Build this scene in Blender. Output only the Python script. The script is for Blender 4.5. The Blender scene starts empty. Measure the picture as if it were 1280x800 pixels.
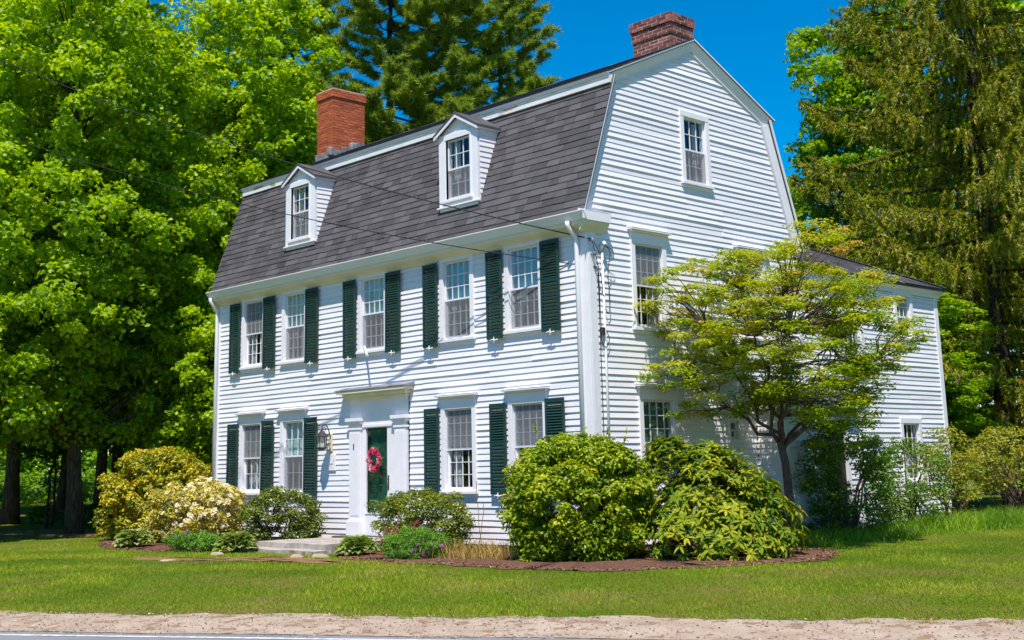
import bpy, math, random
import numpy as np
from mathutils import Vector, Matrix, Quaternion

random.seed(7); rng = np.random.default_rng(7)
scene = bpy.context.scene
col = scene.collection
R = math.radians

# ------------------------------------------------------------------ camera, sky, sun, exposure
cam_d = bpy.data.cameras.new('camera'); cam = bpy.data.objects.new('camera', cam_d); col.objects.link(cam)
cR = Vector((0.691339, 0.722146, -0.023559)); cU = Vector((0.159716, -0.12094, 0.979727)); cF = Vector((-0.704657, 0.681086, 0.19895))
M = Matrix((cR, cU, -cF)).transposed().to_4x4(); M.translation = (14.573898, -15.868808, 1.385396)
cam.matrix_world = M
cam_d.sensor_width = 36; cam_d.lens = 44.249; cam_d.shift_y = -0.10329
cam_d.clip_start = 0.1; cam_d.clip_end = 2000
scene.camera = cam
scene.render.resolution_x = 1024; scene.render.resolution_y = 640

SUN_TRAVEL = Vector((-0.85, 1.0, -2.45)).normalized()
sun_el = math.asin(-SUN_TRAVEL.z); sun_az = math.atan2(-SUN_TRAVEL.x, -SUN_TRAVEL.y)
world = bpy.data.worlds.new('World'); scene.world = world; world.use_nodes = True
wn = world.node_tree; bg = wn.nodes['Background']
sky = wn.nodes.new('ShaderNodeTexSky'); sky.sky_type = 'NISHITA'; sky.sun_disc = False
sky.sun_elevation = sun_el; sky.sun_rotation = sun_az
sky.altitude = 0; sky.air_density = 1.0; sky.dust_density = 0.3; sky.ozone_density = 3.0
hsv = wn.nodes.new('ShaderNodeHueSaturation'); hsv.inputs['Saturation'].default_value = 1.65; hsv.inputs['Hue'].default_value = 0.498
wn.links.new(sky.outputs[0], hsv.inputs['Color']); wn.links.new(hsv.outputs[0], bg.inputs['Color'])
bg.inputs['Strength'].default_value = 0.12
sd = bpy.data.lights.new('sun', 'SUN'); sd.energy = 5.0; sd.angle = R(0.53); sd.color = (1.0, 0.94, 0.87)
so = bpy.data.objects.new('sun', sd); col.objects.link(so); so.location = (30, -35, 60)
so.rotation_euler = SUN_TRAVEL.to_track_quat('-Z', 'Y').to_euler()
scene.view_settings.view_transform = 'Standard'; scene.view_settings.look = 'None'
scene.view_settings.exposure = 0.4; scene.view_settings.gamma = 1.0

# ------------------------------------------------------------------ materials
def newmat(name):
    m = bpy.data.materials.new(name); m.use_nodes = True
    return m, m.node_tree.nodes, m.node_tree.links, m.node_tree.nodes['Principled BSDF']

def mat(name, c, rough=0.6, spec=0.4, c2=None, scale=8.0, detail=4.0, bump=0.0, bscale=60.0, objrand=0.0, metal=0.0, tint=None, stretch=None, lo=0.35, hi=0.65, wear=None):
    """Base colour mixed by noise, with relief and per-object or per-point variation."""
    m, n, l, b = newmat(name)
    b.inputs['Roughness'].default_value = rough; b.inputs['Specular IOR Level'].default_value = spec; b.inputs['Metallic'].default_value = metal
    tc = n.new('ShaderNodeTexCoord'); src = tc.outputs['Object']
    if stretch:
        mp = n.new('ShaderNodeMapping'); mp.inputs['Scale'].default_value = stretch; l.new(src, mp.inputs['Vector']); src = mp.outputs['Vector']
    cur = None
    rgb = n.new('ShaderNodeRGB'); rgb.outputs[0].default_value = (*c, 1); cur = rgb.outputs[0]
    if c2:
        ns = n.new('ShaderNodeTexNoise'); ns.inputs['Scale'].default_value = scale; ns.inputs['Detail'].default_value = detail
        l.new(src, ns.inputs['Vector'])
        mr = n.new('ShaderNodeMapRange'); mr.inputs['From Min'].default_value = lo; mr.inputs['From Max'].default_value = hi
        l.new(ns.outputs['Fac'], mr.inputs['Value'])
        mx = n.new('ShaderNodeMix'); mx.data_type = 'RGBA'; l.new(mr.outputs[0], mx.inputs['Factor'])
        l.new(cur, mx.inputs['A']); mx.inputs['B'].default_value = (*c2, 1); cur = mx.outputs['Result']
    if wear:   # (colour, scale, threshold): chipped or stained spots
        ns = n.new('ShaderNodeTexNoise'); ns.inputs['Scale'].default_value = wear[1]; ns.inputs['Detail'].default_value = 6
        l.new(src, ns.inputs['Vector'])
        mr = n.new('ShaderNodeMapRange'); mr.inputs['From Min'].default_value = wear[2]; mr.inputs['From Max'].default_value = wear[2] + 0.05
        l.new(ns.outputs['Fac'], mr.inputs['Value'])
        mx = n.new('ShaderNodeMix'); mx.data_type = 'RGBA'; l.new(mr.outputs[0], mx.inputs['Factor'])
        l.new(cur, mx.inputs['A']); mx.inputs['B'].default_value = (*wear[0], 1); cur = mx.outputs['Result']
    if objrand or tint:
        if tint:
            at = n.new('ShaderNodeAttribute'); at.attribute_name = 'tint'; val = at.outputs['Fac']; amt = tint
        else:
            oi = n.new('ShaderNodeObjectInfo'); val = oi.outputs['Random']; amt = objrand
        mr = n.new('ShaderNodeMapRange'); mr.inputs['To Min'].default_value = 1 - amt; mr.inputs['To Max'].default_value = 1 + amt
        l.new(val, mr.inputs['Value'])
        hs = n.new('ShaderNodeHueSaturation'); l.new(mr.outputs[0], hs.inputs['Value']); l.new(cur, hs.inputs['Color']); cur = hs.outputs[0]
    l.new(cur, b.inputs['Base Color'])
    if bump:
        nb = n.new('ShaderNodeTexNoise'); nb.inputs['Scale'].default_value = bscale; nb.inputs['Detail'].default_value = 5
        l.new(src, nb.inputs['Vector'])
        bp = n.new('ShaderNodeBump'); bp.inputs['Strength'].default_value = bump; bp.inputs['Distance'].default_value = 0.02
        l.new(nb.outputs['Fac'], bp.inputs['Height']); l.new(bp.outputs[0], b.inputs['Normal'])
    return m

def leafmat(name, cols, trans=0.45, rough=0.45, spec=0.35, tcol=None):
    """Leaf colour from the point attribute 'tint' (0..1) along a ramp; part of the light passes through."""
    m, n, l, b = newmat(name)
    at = n.new('ShaderNodeAttribute'); at.attribute_name = 'tint'
    rp = n.new('ShaderNodeValToRGB'); l.new(at.outputs['Fac'], rp.inputs['Fac'])
    els = rp.color_ramp.elements
    while len(els) < len(cols): els.new(0.5)
    for i, c in enumerate(cols):
        els[i].position = i / max(1, len(cols) - 1); els[i].color = (*c, 1)
    l.new(rp.outputs[0], b.inputs['Base Color']); b.inputs['Roughness'].default_value = rough; b.inputs['Specular IOR Level'].default_value = spec
    tr = n.new('ShaderNodeBsdfTranslucent')
    hs = n.new('ShaderNodeHueSaturation'); hs.inputs['Hue'].default_value = 0.485; hs.inputs['Saturation'].default_value = 1.05; hs.inputs['Value'].default_value = 1.5
    l.new(rp.outputs[0], hs.inputs['Color']); l.new(hs.outputs[0], tr.inputs['Color'])
    mx = n.new('ShaderNodeMixShader'); mx.inputs[0].default_value = trans
    l.new(b.outputs[0], mx.inputs[1]); l.new(tr.outputs[0], mx.inputs[2])
    l.new(mx.outputs[0], n['Material Output'].inputs['Surface'])
    return m

MT = {}
MT['clap'] = mat('white_clapboard_paint', (0.80, 0.775, 0.81), 0.5, 0.3, c2=(0.75, 0.725, 0.76), scale=3.0, stretch=(0.4, 1, 4), bump=0.12, bscale=30, objrand=0.05, wear=((0.5, 0.46, 0.42), 7.0, 0.70))
MT['trim'] = mat('white_trim_paint', (0.80, 0.78, 0.81), 0.45, 0.35, c2=(0.76, 0.74, 0.77), scale=4.0, bump=0.05, bscale=25)
MT['oldtrim'] = mat('peeling_white_trim', (0.80, 0.79, 0.78), 0.6, 0.3, c2=(0.72, 0.70, 0.68), scale=5.0, bump=0.1, stretch=(0.5, 1, 2), wear=((0.42, 0.30, 0.2), 2.6, 0.60))
MT['soffit'] = mat('cream_lawn_bounce_paint', (0.78, 0.74, 0.56), 0.6, 0.25, c2=(0.70, 0.66, 0.50), scale=2.5)  # aged cream, with yellow light off the lawn put into the colour
MT['gutter'] = mat('white_gutter_metal', (0.80, 0.80, 0.81), 0.35, 0.5, c2=(0.76, 0.76, 0.76), scale=2.0)
MT['green'] = mat('dark_green_shutter_paint', (0.010, 0.042, 0.036), 0.45, 0.4, c2=(0.014, 0.050, 0.042), scale=6, objrand=0.12)
MT['doorgreen'] = mat('green_door_paint', (0.025, 0.19, 0.125), 0.4, 0.4, c2=(0.02, 0.165, 0.11), scale=3)
MT['shingle'] = mat('asphalt_shingle', (0.108, 0.099, 0.104), 0.9, 0.15, c2=(0.077, 0.069, 0.073), scale=2.2, detail=6, bump=0.5, bscale=220, objrand=0.27)
MT['shinglej'] = mat('asphalt_shingle_far', (0.108, 0.099, 0.104), 0.9, 0.15, c2=(0.077, 0.069, 0.073), scale=2.2, detail=6, bump=0.5, bscale=220, tint=0.27)
MT['brick'] = mat('orange_red_brick', (0.50, 0.125, 0.045), 0.85, 0.2, c2=(0.38, 0.085, 0.036), scale=14, bump=0.3, bscale=80, objrand=0.28)
MT['brickj'] = mat('orange_red_brick_far', (0.50, 0.125, 0.045), 0.85, 0.2, c2=(0.38, 0.085, 0.036), scale=14, bump=0.3, bscale=80, tint=0.28)
MT['brick2'] = mat('weathered_red_brick', (0.28, 0.085, 0.06), 0.85, 0.2, c2=(0.20, 0.07, 0.06), scale=10, bump=0.3, bscale=80, objrand=0.5)
MT['brick2j'] = mat('weathered_red_brick_far', (0.28, 0.085, 0.06), 0.85, 0.2, c2=(0.20, 0.07, 0.06), scale=10, bump=0.3, bscale=80, tint=0.5)
MT['mortar'] = mat('pale_mortar', (0.58, 0.50, 0.46), 0.95, 0.1, c2=(0.42, 0.36, 0.33), scale=12, bump=0.3)
MT['mortar2'] = mat('red_tinted_mortar', (0.27, 0.13, 0.09), 0.95, 0.1, c2=(0.22, 0.1, 0.07), scale=12, bump=0.3)
MT['lead'] = mat('lead_flashing', (0.30, 0.30, 0.32), 0.6, 0.4, c2=(0.16, 0.15, 0.16), scale=6, metal=0.2, bump=0.3, bscale=20)
MT['stone'] = mat('granite_step', (0.44, 0.40, 0.35), 0.85, 0.2, c2=(0.30, 0.25, 0.22), scale=5, detail=8, bump=0.4, bscale=40, wear=((0.23, 0.15, 0.11), 4.0, 0.62))
MT['foundation'] = mat('fieldstone_foundation', (0.20, 0.19, 0.18), 0.9, 0.2, c2=(0.12, 0.11, 0.11), scale=4, bump=0.5, bscale=20)
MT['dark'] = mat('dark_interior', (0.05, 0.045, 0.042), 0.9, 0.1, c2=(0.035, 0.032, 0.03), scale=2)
MT['iron'] = mat('black_painted_iron', (0.028, 0.024, 0.024), 0.45, 0.5, c2=(0.05, 0.04, 0.035), scale=20)
MT['cable'] = mat('black_cable_rubber', (0.02, 0.018, 0.018), 0.6, 0.3)
MT['bark'] = mat('grey_brown_bark', (0.115, 0.085, 0.062), 0.95, 0.1, c2=(0.045, 0.034, 0.027), scale=7, detail=8, stretch=(3, 3, 0.5), bump=1.0, bscale=14, lo=0.4, hi=0.62)
MT['barkdark'] = mat('dark_conifer_bark', (0.06, 0.045, 0.038), 0.95, 0.1, c2=(0.03, 0.023, 0.02), scale=8, detail=6, stretch=(3, 3, 0.6), bump=0.8, bscale=14)
MT['barkpale'] = mat('smooth_brown_bark', (0.15, 0.105, 0.075), 0.9, 0.15, c2=(0.08, 0.056, 0.042), scale=9, stretch=(2, 2, 0.6), bump=0.5, bscale=25)
MT['curtain'] = mat('white_curtain_cloth', (0.52, 0.52, 0.52), 0.9, 0.1, c2=(0.42, 0.43, 0.44), scale=3)
MT['shade'] = mat('pale_teal_sky_reflection', (0.38, 0.58, 0.60), 0.9, 0.1, c2=(0.5, 0.66, 0.66), scale=1.5)  # teal of the reflected sky, painted on a sheet behind the glass
MT['skyblue'] = mat('blue_sky_reflection', (0.22, 0.48, 0.64), 0.9, 0.1, c2=(0.30, 0.56, 0.68), scale=1.5)  # the sky's blue reflection as a painted sheet in the upper sash
MT['shadegrey'] = mat('grey_window_shade', (0.26, 0.29, 0.32), 0.9, 0.1, c2=(0.36, 0.38, 0.40), scale=1.5)
MT['shadegreen'] = mat('green_window_shade', (0.08, 0.17, 0.11), 0.9, 0.1, c2=(0.12, 0.24, 0.16), scale=1.5)
MT['frost'] = mat('frosted_lantern_glass', (0.62, 0.58, 0.48), 0.25, 0.5, c2=(0.45, 0.42, 0.36), scale=12)
MT['cream'] = mat('cream_backplate', (0.66, 0.56, 0.40), 0.6, 0.3)
MT['mat'] = mat('brown_coir_doormat', (0.09, 0.065, 0.055), 1.0, 0.05, c2=(0.14, 0.1, 0.09), scale=40, bump=0.6, bscale=200)
MT['mulch'] = mat('reddish_bark_mulch', (0.19, 0.098, 0.062), 1.0, 0.05, c2=(0.10, 0.052, 0.036), scale=22, detail=8, bump=1.0, bscale=50)
MT['chip'] = mat('mulch_chip', (0.19, 0.10, 0.065), 1.0, 0.05, tint=0.6)
MT['soil'] = mat('dry_bare_soil', (0.30, 0.17, 0.09), 1.0, 0.05, c2=(0.20, 0.115, 0.06), scale=9, detail=8, bump=0.8, bscale=60)
MT['gravel'] = mat('sandy_road_shoulder', (0.47, 0.37, 0.285), 1.0, 0.1, c2=(0.37, 0.275, 0.20), scale=3.2, detail=9, bump=0.9, bscale=70, wear=((0.29, 0.19, 0.125), 5.0, 0.56))
MT['pebble'] = mat('pale_pebble', (0.33, 0.25, 0.19), 0.95, 0.15, tint=0.7)
MT['asphalt'] = mat('grey_asphalt', (0.26, 0.258, 0.265), 0.9, 0.2, c2=(0.21, 0.208, 0.212), scale=2.5, detail=8, bump=0.6, bscale=160, wear=((0.2, 0.19, 0.18), 60, 0.64))
MT['roadline'] = mat('white_road_paint', (0.62, 0.62, 0.60), 0.8, 0.2, c2=(0.38, 0.37, 0.36), scale=14, detail=8)
MT['rock'] = mat('tan_field_rock', (0.46, 0.36, 0.25), 0.9, 0.15, c2=(0.33, 0.25, 0.17), scale=8, bump=0.6, bscale=25)

m, n, l, b = newmat('window_glass'); MT['glass'] = m
n.remove(b); tb = n.new('ShaderNodeBsdfTransparent'); tb.inputs[0].default_value = (0.86, 0.90, 0.89, 1)
gb = n.new('ShaderNodeBsdfGlossy'); gb.inputs['Roughness'].default_value = 0.03
lw = n.new('ShaderNodeLayerWeight'); lw.inputs['Blend'].default_value = 0.5
pw_ = n.new('ShaderNodeMath'); pw_.operation = 'POWER'; pw_.inputs[1].default_value = 4.0; l.new(lw.outputs['Facing'], pw_.inputs[0])
fr = n.new('ShaderNodeMath'); fr.operation = 'MULTIPLY_ADD'; fr.inputs[1].default_value = 0.9; fr.inputs[2].default_value = 0.07; l.new(pw_.outputs[0], fr.inputs[0])
mx = n.new('ShaderNodeMixShader'); l.new(fr.outputs[0], mx.inputs[0]); l.new(tb.outputs[0], mx.inputs[1]); l.new(gb.outputs[0], mx.inputs[2])
l.new(mx.outputs[0], n['Material Output'].inputs['Surface'])

m, n, l, b = newmat('insect_screen_mesh'); MT['screen'] = m
b.inputs['Base Color'].default_value = (0.22, 0.22, 0.24, 1); b.inputs['Roughness'].default_value = 0.7
tb = n.new('ShaderNodeBsdfTransparent'); mx = n.new('ShaderNodeMixShader'); mx.inputs[0].default_value = 0.5; l.new(tb.outputs[0], mx.inputs[1]); l.new(b.outputs[0], mx.inputs[2]); l.new(mx.outputs[0], n['Material Output'].inputs['Surface'])

# lawn soil and thatch seen between the blades
m, n, l, b = newmat('lawn_turf'); MT['lawn'] = m
b.inputs['Roughness'].default_value = 1.0; b.inputs['Specular IOR Level'].default_value = 0.05
tc = n.new('ShaderNodeTexCoord')
n1 = n.new('ShaderNodeTexNoise'); n1.inputs['Scale'].default_value = 0.55; n1.inputs['Detail'].default_value = 6; l.new(tc.outputs['Object'], n1.inputs['Vector'])
r1 = n.new('ShaderNodeValToRGB'); l.new(n1.outputs['Fac'], r1.inputs['Fac'])
e = r1.color_ramp.elements; e[0].position = 0.3; e[0].color = (0.075, 0.11, 0.008, 1); e[1].position = 0.72; e[1].color = (0.19, 0.135, 0.045, 1)
x = e.new(0.5); x.color = (0.11, 0.145, 0.010, 1)
n2 = n.new('ShaderNodeTexNoise'); n2.inputs['Scale'].default_value = 30; n2.inputs['Detail'].default_value = 6; l.new(tc.outputs['Object'], n2.inputs['Vector'])
r2 = n.new('ShaderNodeMapRange'); r2.inputs['From Min'].default_value = 0.3; r2.inputs['From Max'].default_value = 0.7; r2.inputs['To Min'].default_value = 0.55; r2.inputs['To Max'].default_value = 1.3
l.new(n2.outputs['Fac'], r2.inputs['Value'])
hs = n.new('ShaderNodeHueSaturation'); l.new(r1.outputs[0], hs.inputs['Color']); l.new(r2.outputs[0], hs.inputs['Value']); l.new(hs.outputs[0], b.inputs['Base Color'])
bp = n.new('ShaderNodeBump'); bp.inputs['Strength'].default_value = 0.8; bp.inputs['Distance'].default_value = 0.03; l.new(n2.outputs['Fac'], bp.inputs['Height']); l.new(bp.outputs[0], b.inputs['Normal'])

LM = {}
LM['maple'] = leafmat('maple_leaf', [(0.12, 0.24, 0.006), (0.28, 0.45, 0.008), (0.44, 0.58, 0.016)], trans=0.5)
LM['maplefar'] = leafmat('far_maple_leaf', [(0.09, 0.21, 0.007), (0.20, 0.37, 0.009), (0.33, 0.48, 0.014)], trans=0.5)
LM['pine'] = leafmat('pine_needle', [(0.12, 0.21, 0.022), (0.24, 0.35, 0.03), (0.42, 0.47, 0.05)], trans=0.4)
LM['spruce'] = leafmat('spruce_needle', [(0.07, 0.115, 0.010), (0.22, 0.265, 0.013), (0.40, 0.39, 0.022), (0.36, 0.25, 0.08)], trans=0.4)
LM['dogwood'] = leafmat('small_tree_leaf', [(0.13, 0.25, 0.012), (0.27, 0.38, 0.012), (0.42, 0.45, 0.018), (0.48, 0.32, 0.06)], trans=0.4)
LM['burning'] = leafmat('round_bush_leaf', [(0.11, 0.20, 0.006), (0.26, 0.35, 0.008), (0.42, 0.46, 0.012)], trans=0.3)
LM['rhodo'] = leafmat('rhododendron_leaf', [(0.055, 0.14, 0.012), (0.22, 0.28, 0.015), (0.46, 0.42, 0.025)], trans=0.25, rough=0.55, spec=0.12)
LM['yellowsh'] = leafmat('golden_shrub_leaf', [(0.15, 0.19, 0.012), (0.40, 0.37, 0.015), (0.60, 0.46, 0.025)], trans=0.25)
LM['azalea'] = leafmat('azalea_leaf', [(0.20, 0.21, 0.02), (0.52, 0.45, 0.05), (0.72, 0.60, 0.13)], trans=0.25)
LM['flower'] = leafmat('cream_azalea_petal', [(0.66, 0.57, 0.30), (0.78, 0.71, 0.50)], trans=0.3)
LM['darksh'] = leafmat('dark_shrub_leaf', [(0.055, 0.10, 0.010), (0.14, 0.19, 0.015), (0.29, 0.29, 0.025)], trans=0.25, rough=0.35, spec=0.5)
LM['doorsh'] = leafmat('holly_leaf', [(0.06, 0.11, 0.010), (0.16, 0.21, 0.015), (0.31, 0.31, 0.025)], trans=0.25, rough=0.35, spec=0.5)
LM['fresh'] = leafmat('fresh_groundcover_leaf', [(0.055, 0.17, 0.01), (0.12, 0.28, 0.018), (0.20, 0.36, 0.03)], trans=0.3)
LM['purple'] = leafmat('purple_petal', [(0.20, 0.025, 0.22), (0.36, 0.07, 0.33)], trans=0.3)
LM['hosta'] = leafmat('hosta_leaf', [(0.10, 0.20, 0.02), (0.22, 0.32, 0.05), (0.45, 0.46, 0.20)], trans=0.25)
LM['sedum'] = leafmat('red_brown_plume', [(0.16, 0.055, 0.035), (0.30, 0.10, 0.06), (0.36, 0.18, 0.10)], trans=0.2)
LM['dry'] = leafmat('dry_grass_blade', [(0.24, 0.20, 0.03), (0.44, 0.29, 0.06), (0.50, 0.37, 0.15)], trans=0.25)
LM['vine'] = leafmat('vine_shrub_leaf', [(0.05, 0.12, 0.010), (0.11, 0.22, 0.012), (0.19, 0.30, 0.016)], trans=0.3)
LM['openyel'] = leafmat('open_yellow_shrub_leaf', [(0.13, 0.20, 0.015), (0.28, 0.31, 0.02), (0.44, 0.34, 0.05)], trans=0.35)
LM['grass'] = leafmat('lawn_blade', [(0.075, 0.165, 0.008), (0.165, 0.27, 0.010), (0.32, 0.39, 0.018), (0.38, 0.23, 0.09)], trans=0.3, rough=0.6, spec=0.2)
LM['tall'] = leafmat('tall_grass_blade', [(0.09, 0.21, 0.010), (0.18, 0.33, 0.012), (0.31, 0.42, 0.02)], trans=0.4, rough=0.5)
LM['wreath'] = leafmat('wreath_flower', [(0.62, 0.015, 0.07), (0.78, 0.03, 0.14), (0.85, 0.35, 0.45), (0.85, 0.72, 0.74)], trans=0.2)
LM['under'] = leafmat('undergrowth_leaf', [(0.02, 0.06, 0.008), (0.05, 0.13, 0.010), (0.12, 0.20, 0.015)], trans=0.3)

# ------------------------------------------------------------------ mesh helpers
class MB:
    def __init__(s): s.v = []; s.f = []; s.t = []
    def add(s, vs, fs, t=None):
        o = len(s.v); s.v += [tuple(p) for p in vs]; s.f += [tuple(i + o for i in f) for f in fs]
        s.t += [t if t is not None else 0.5] * len(vs)
    def box(s, a, b, t=None):
        (x0, y0, z0), (x1, y1, z1) = a, b
        if x0 > x1: x0, x1 = x1, x0
        if y0 > y1: y0, y1 = y1, y0
        if z0 > z1: z0, z1 = z1, z0
        s.add([(x0,y0,z0),(x1,y0,z0),(x1,y1,z0),(x0,y1,z0),(x0,y0,z1),(x1,y0,z1),(x1,y1,z1),(x0,y1,z1)],
              [(0,3,2,1),(4,5,6,7),(0,1,5,4),(1,2,6,5),(2,3,7,6),(3,0,4,7)], t)
    def prism(s, poly, ax, a, b, t=None):
        """polygon in the plane normal to axis ax (0: points are y,z; 1: x,z; 2: x,y), extruded from a to b"""
        n = len(poly); vs = []
        for c in (a, b):
            for (p, q) in poly: vs.append((c, p, q) if ax == 0 else (p, c, q) if ax == 1 else (p, q, c))
        fs = [tuple(range(n)), tuple(range(2 * n - 1, n - 1, -1))] + [(i, i + n, (i + 1) % n + n, (i + 1) % n) for i in range(n)]
        s.add(vs, fs, t)
    def bar(s, p, q, w, h, up=(0, 0, 1), t=None):
        p, q = Vector(p), Vector(q); d = (q - p).normalized(); u = Vector(up); sd = d.cross(u).normalized(); u = sd.cross(d)
        vs = []
        for c in (p, q):
            for a, b in ((-1,-1),(1,-1),(1,1),(-1,1)): vs.append(c + sd * (a * w / 2) + u * (b * h / 2))
        s.add(vs, [(0,1,2,3),(7,6,5,4),(0,4,5,1),(1,5,6,2),(2,6,7,3),(3,7,4,0)], t)
    def tube(s, pts, rad, n=6, cap=True, t=None):
        pts = [Vector(p) for p in pts]; k = len(pts)
        if not hasattr(rad, '__len__'): rad = [rad] * k
        vs = []; ref = None
        for i, p in enumerate(pts):
            d = (pts[min(i + 1, k - 1)] - pts[max(i - 1, 0)]).normalized()
            if ref is None: ref = d.orthogonal().normalized()
            ref = (ref - d * ref.dot(d)); ref = ref.normalized() if ref.length > 1e-6 else d.orthogonal().normalized()
            bi = d.cross(ref)
            for j in range(n):
                a = 2 * math.pi * j / n; vs.append(p + (ref * math.cos(a) + bi * math.sin(a)) * rad[i])
        fs = [(i*n+j, i*n+(j+1) % n, (i+1)*n+(j+1) % n, (i+1)*n+j) for i in range(k-1) for j in range(n)]
        if cap: fs += [tuple(range(n-1, -1, -1)), tuple(range((k-1)*n, k*n))]
        s.add(vs, fs, t)
    def lathe(s, prof, c=(0, 0, 0), n=12, t=None):
        vs = []
        for r, z in prof:
            for j in range(n):
                a = 2 * math.pi * j / n; vs.append((c[0] + r * math.cos(a), c[1] + r * math.sin(a), c[2] + z))
        k = len(prof)
        fs = [(i*n+j, i*n+(j+1) % n, (i+1)*n+(j+1) % n, (i+1)*n+j) for i in range(k-1) for j in range(n)]
        fs += [tuple(range(n-1, -1, -1)), tuple(range((k-1)*n, k*n))]
        s.add(vs, fs, t)
    def mesh(s, name, m, smooth=False, tint=False):
        me = bpy.data.meshes.new(name); me.from_pydata(s.v, [], s.f); me.materials.append(m)
        if tint:
            a = me.attributes.new('tint', 'FLOAT', 'POINT'); a.data.foreach_set('value', np.array(s.t, dtype=np.float32))
        if smooth: me.polygons.foreach_set('use_smooth', [True] * len(me.polygons))
        return me
    def build(s, name, m, parent=None, loc=(0, 0, 0), rz=0.0, smooth=False, tint=False, bevel=0.0, **props):
        return link(name, s.mesh(name, m, smooth, tint), parent, loc, rz, bevel, **props)

def link(name, me, parent=None, loc=(0, 0, 0), rz=0.0, bevel=0.0, **props):
    o = bpy.data.objects.new(name, me); col.objects.link(o)
    o.location = loc; o.rotation_euler = (0, 0, rz)
    if parent is not None: o.parent = parent
    if bevel:
        md = o.modifiers.new('bevel', 'BEVEL'); md.width = bevel; md.segments = 1; md.limit_method = 'ANGLE'
    for k, v in props.items(): o[k] = v
    return o

def thing(name, label, cat, loc=(0, 0, 0), rz=0.0, group=None):
    o = bpy.data.objects.new(name, None); col.objects.link(o); o.empty_display_size = 0.2
    o.location = loc; o.rotation_euler = (0, 0, rz); o['label'] = label; o['category'] = cat
    if group: o['group'] = group
    return o

def unit(n):
    v = rng.normal(size=(n, 3)); return v / np.linalg.norm(v, axis=1, keepdims=True)
def norm(v): return v / np.maximum(np.linalg.norm(v, axis=1, keepdims=True), 1e-9)

def leaf_mesh(name, P, T, N, L, W, tint, m, fold=0.18, long=False):
    """One folded kite (or a longer six-point blade) per leaf. P base, T along, N face normal."""
    n = len(P); L = np.broadcast_to(np.asarray(L, float), (n,))[:, None]; W = np.broadcast_to(np.asarray(W, float), (n,))[:, None]
    T = norm(T); S = norm(np.cross(N, T)); N = np.cross(T, S)
    if long:
        a = P + T*L*0.3 + S*W*0.5 + N*W*fold; b = P + T*L*0.3 - S*W*0.5 + N*W*fold
        c = P + T*L*0.72 + S*W*0.42 + N*W*fold - N*L*0.05; d = P + T*L*0.72 - S*W*0.42 + N*W*fold - N*L*0.05
        tip = P + T*L - N*L*0.16
        V = np.stack([P, a, c, tip, d, b], 1).reshape(-1, 3)
        idx = np.array([[0,1,2],[0,2,3],[0,3,4],[0,4,5]]); k = 6
    else:
        a = P + T*L*0.55 + S*W*0.5 + N*W*fold; b = P + T*L*0.55 - S*W*0.5 + N*W*fold; tip = P + T*L
        V = np.stack([P, a, tip, b], 1).reshape(-1, 3)
        idx = np.array([[0,1,2],[0,2,3]]); k = 4
    F = (np.arange(n)[:, None, None] * k + idx[None]).reshape(-1, 3)
    return tri_mesh(name, V, F, np.repeat(np.broadcast_to(tint, (n,)), k), m)

def needle_mesh(name, P, T, W, L, tint, m):
    n = len(P); T = norm(T); S = norm(np.cross(T, unit(n))) * (W * 0.5); L = np.broadcast_to(np.asarray(L, float), (n,))[:, None]
    V = np.stack([P - S, P + S, P + T * L], 1).reshape(-1, 3)
    return tri_mesh(name, V, np.arange(3 * n).reshape(-1, 3), np.repeat(tint, 3), m)

def tri_mesh(name, V, F, tint, m):
    me = bpy.data.meshes.new(name)
    me.vertices.add(len(V)); me.vertices.foreach_set('co', np.ascontiguousarray(V, np.float32).ravel())
    me.loops.add(F.size); me.loops.foreach_set('vertex_index', np.ascontiguousarray(F, np.int32).ravel())
    me.polygons.add(len(F)); me.polygons.foreach_set('loop_start', np.arange(0, F.size, 3, dtype=np.int32))
    me.update(calc_edges=True)
    a = me.attributes.new('tint', 'FLOAT', 'POINT'); a.data.foreach_set('value', np.ascontiguousarray(np.clip(tint, 0, 1), np.float32))
    me.materials.append(m)
    return me

def clump_leaves(cs, rad, per, up=0.7, out=0.6, rnd=0.6, shell=0.55, droop=0.25, topbias=0.7):
    """Leaves round each clump centre (k,3) with radii (k,3); returns P, T, N and a tint drift per clump."""
    k = len(cs); idx = np.repeat(np.arange(k), per); n = len(idx)
    d = unit(n); flip = (rng.random(n) < topbias) & (d[:, 2] < 0); d[flip, 2] *= -1
    r = shell + (1 - shell) * rng.random(n) ** 0.7
    P = cs[idx] + d * r[:, None] * rad[idx]
    N = norm(d * out + np.array([0, 0, up]) + unit(n) * rnd)
    T = np.cross(N, unit(n)); T = norm(T); T[:, 2] -= droop; T = norm(T)
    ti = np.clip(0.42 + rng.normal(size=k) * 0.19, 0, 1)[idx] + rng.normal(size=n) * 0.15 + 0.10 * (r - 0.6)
    return P, T, N, ti

# ------------------------------------------------------------------ ground, road, shoulder, beds
def svals(x, y): return (x - 4.5) * (-0.505) + (y + 6.5) * 0.863        # distance from the lawn's road edge, + towards the house
def gz(x, y):
    s = svals(np.asarray(x, float), np.asarray(y, float))
    t = np.clip(s / 4.5, 0, 1); up = -0.15 + 0.15 * t * t * (3 - 2 * t)
    q = np.clip(-s / 0.9, 0, 1); dn = -0.06 * q * q * (3 - 2 * q)
    return np.where(s > 0, up, -0.15 + dn) + 0.012 * np.sin(x * 1.3 + y * 0.7) * np.cos(y * 1.1 - x * 0.4) * np.clip(s, 0, 1)

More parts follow.
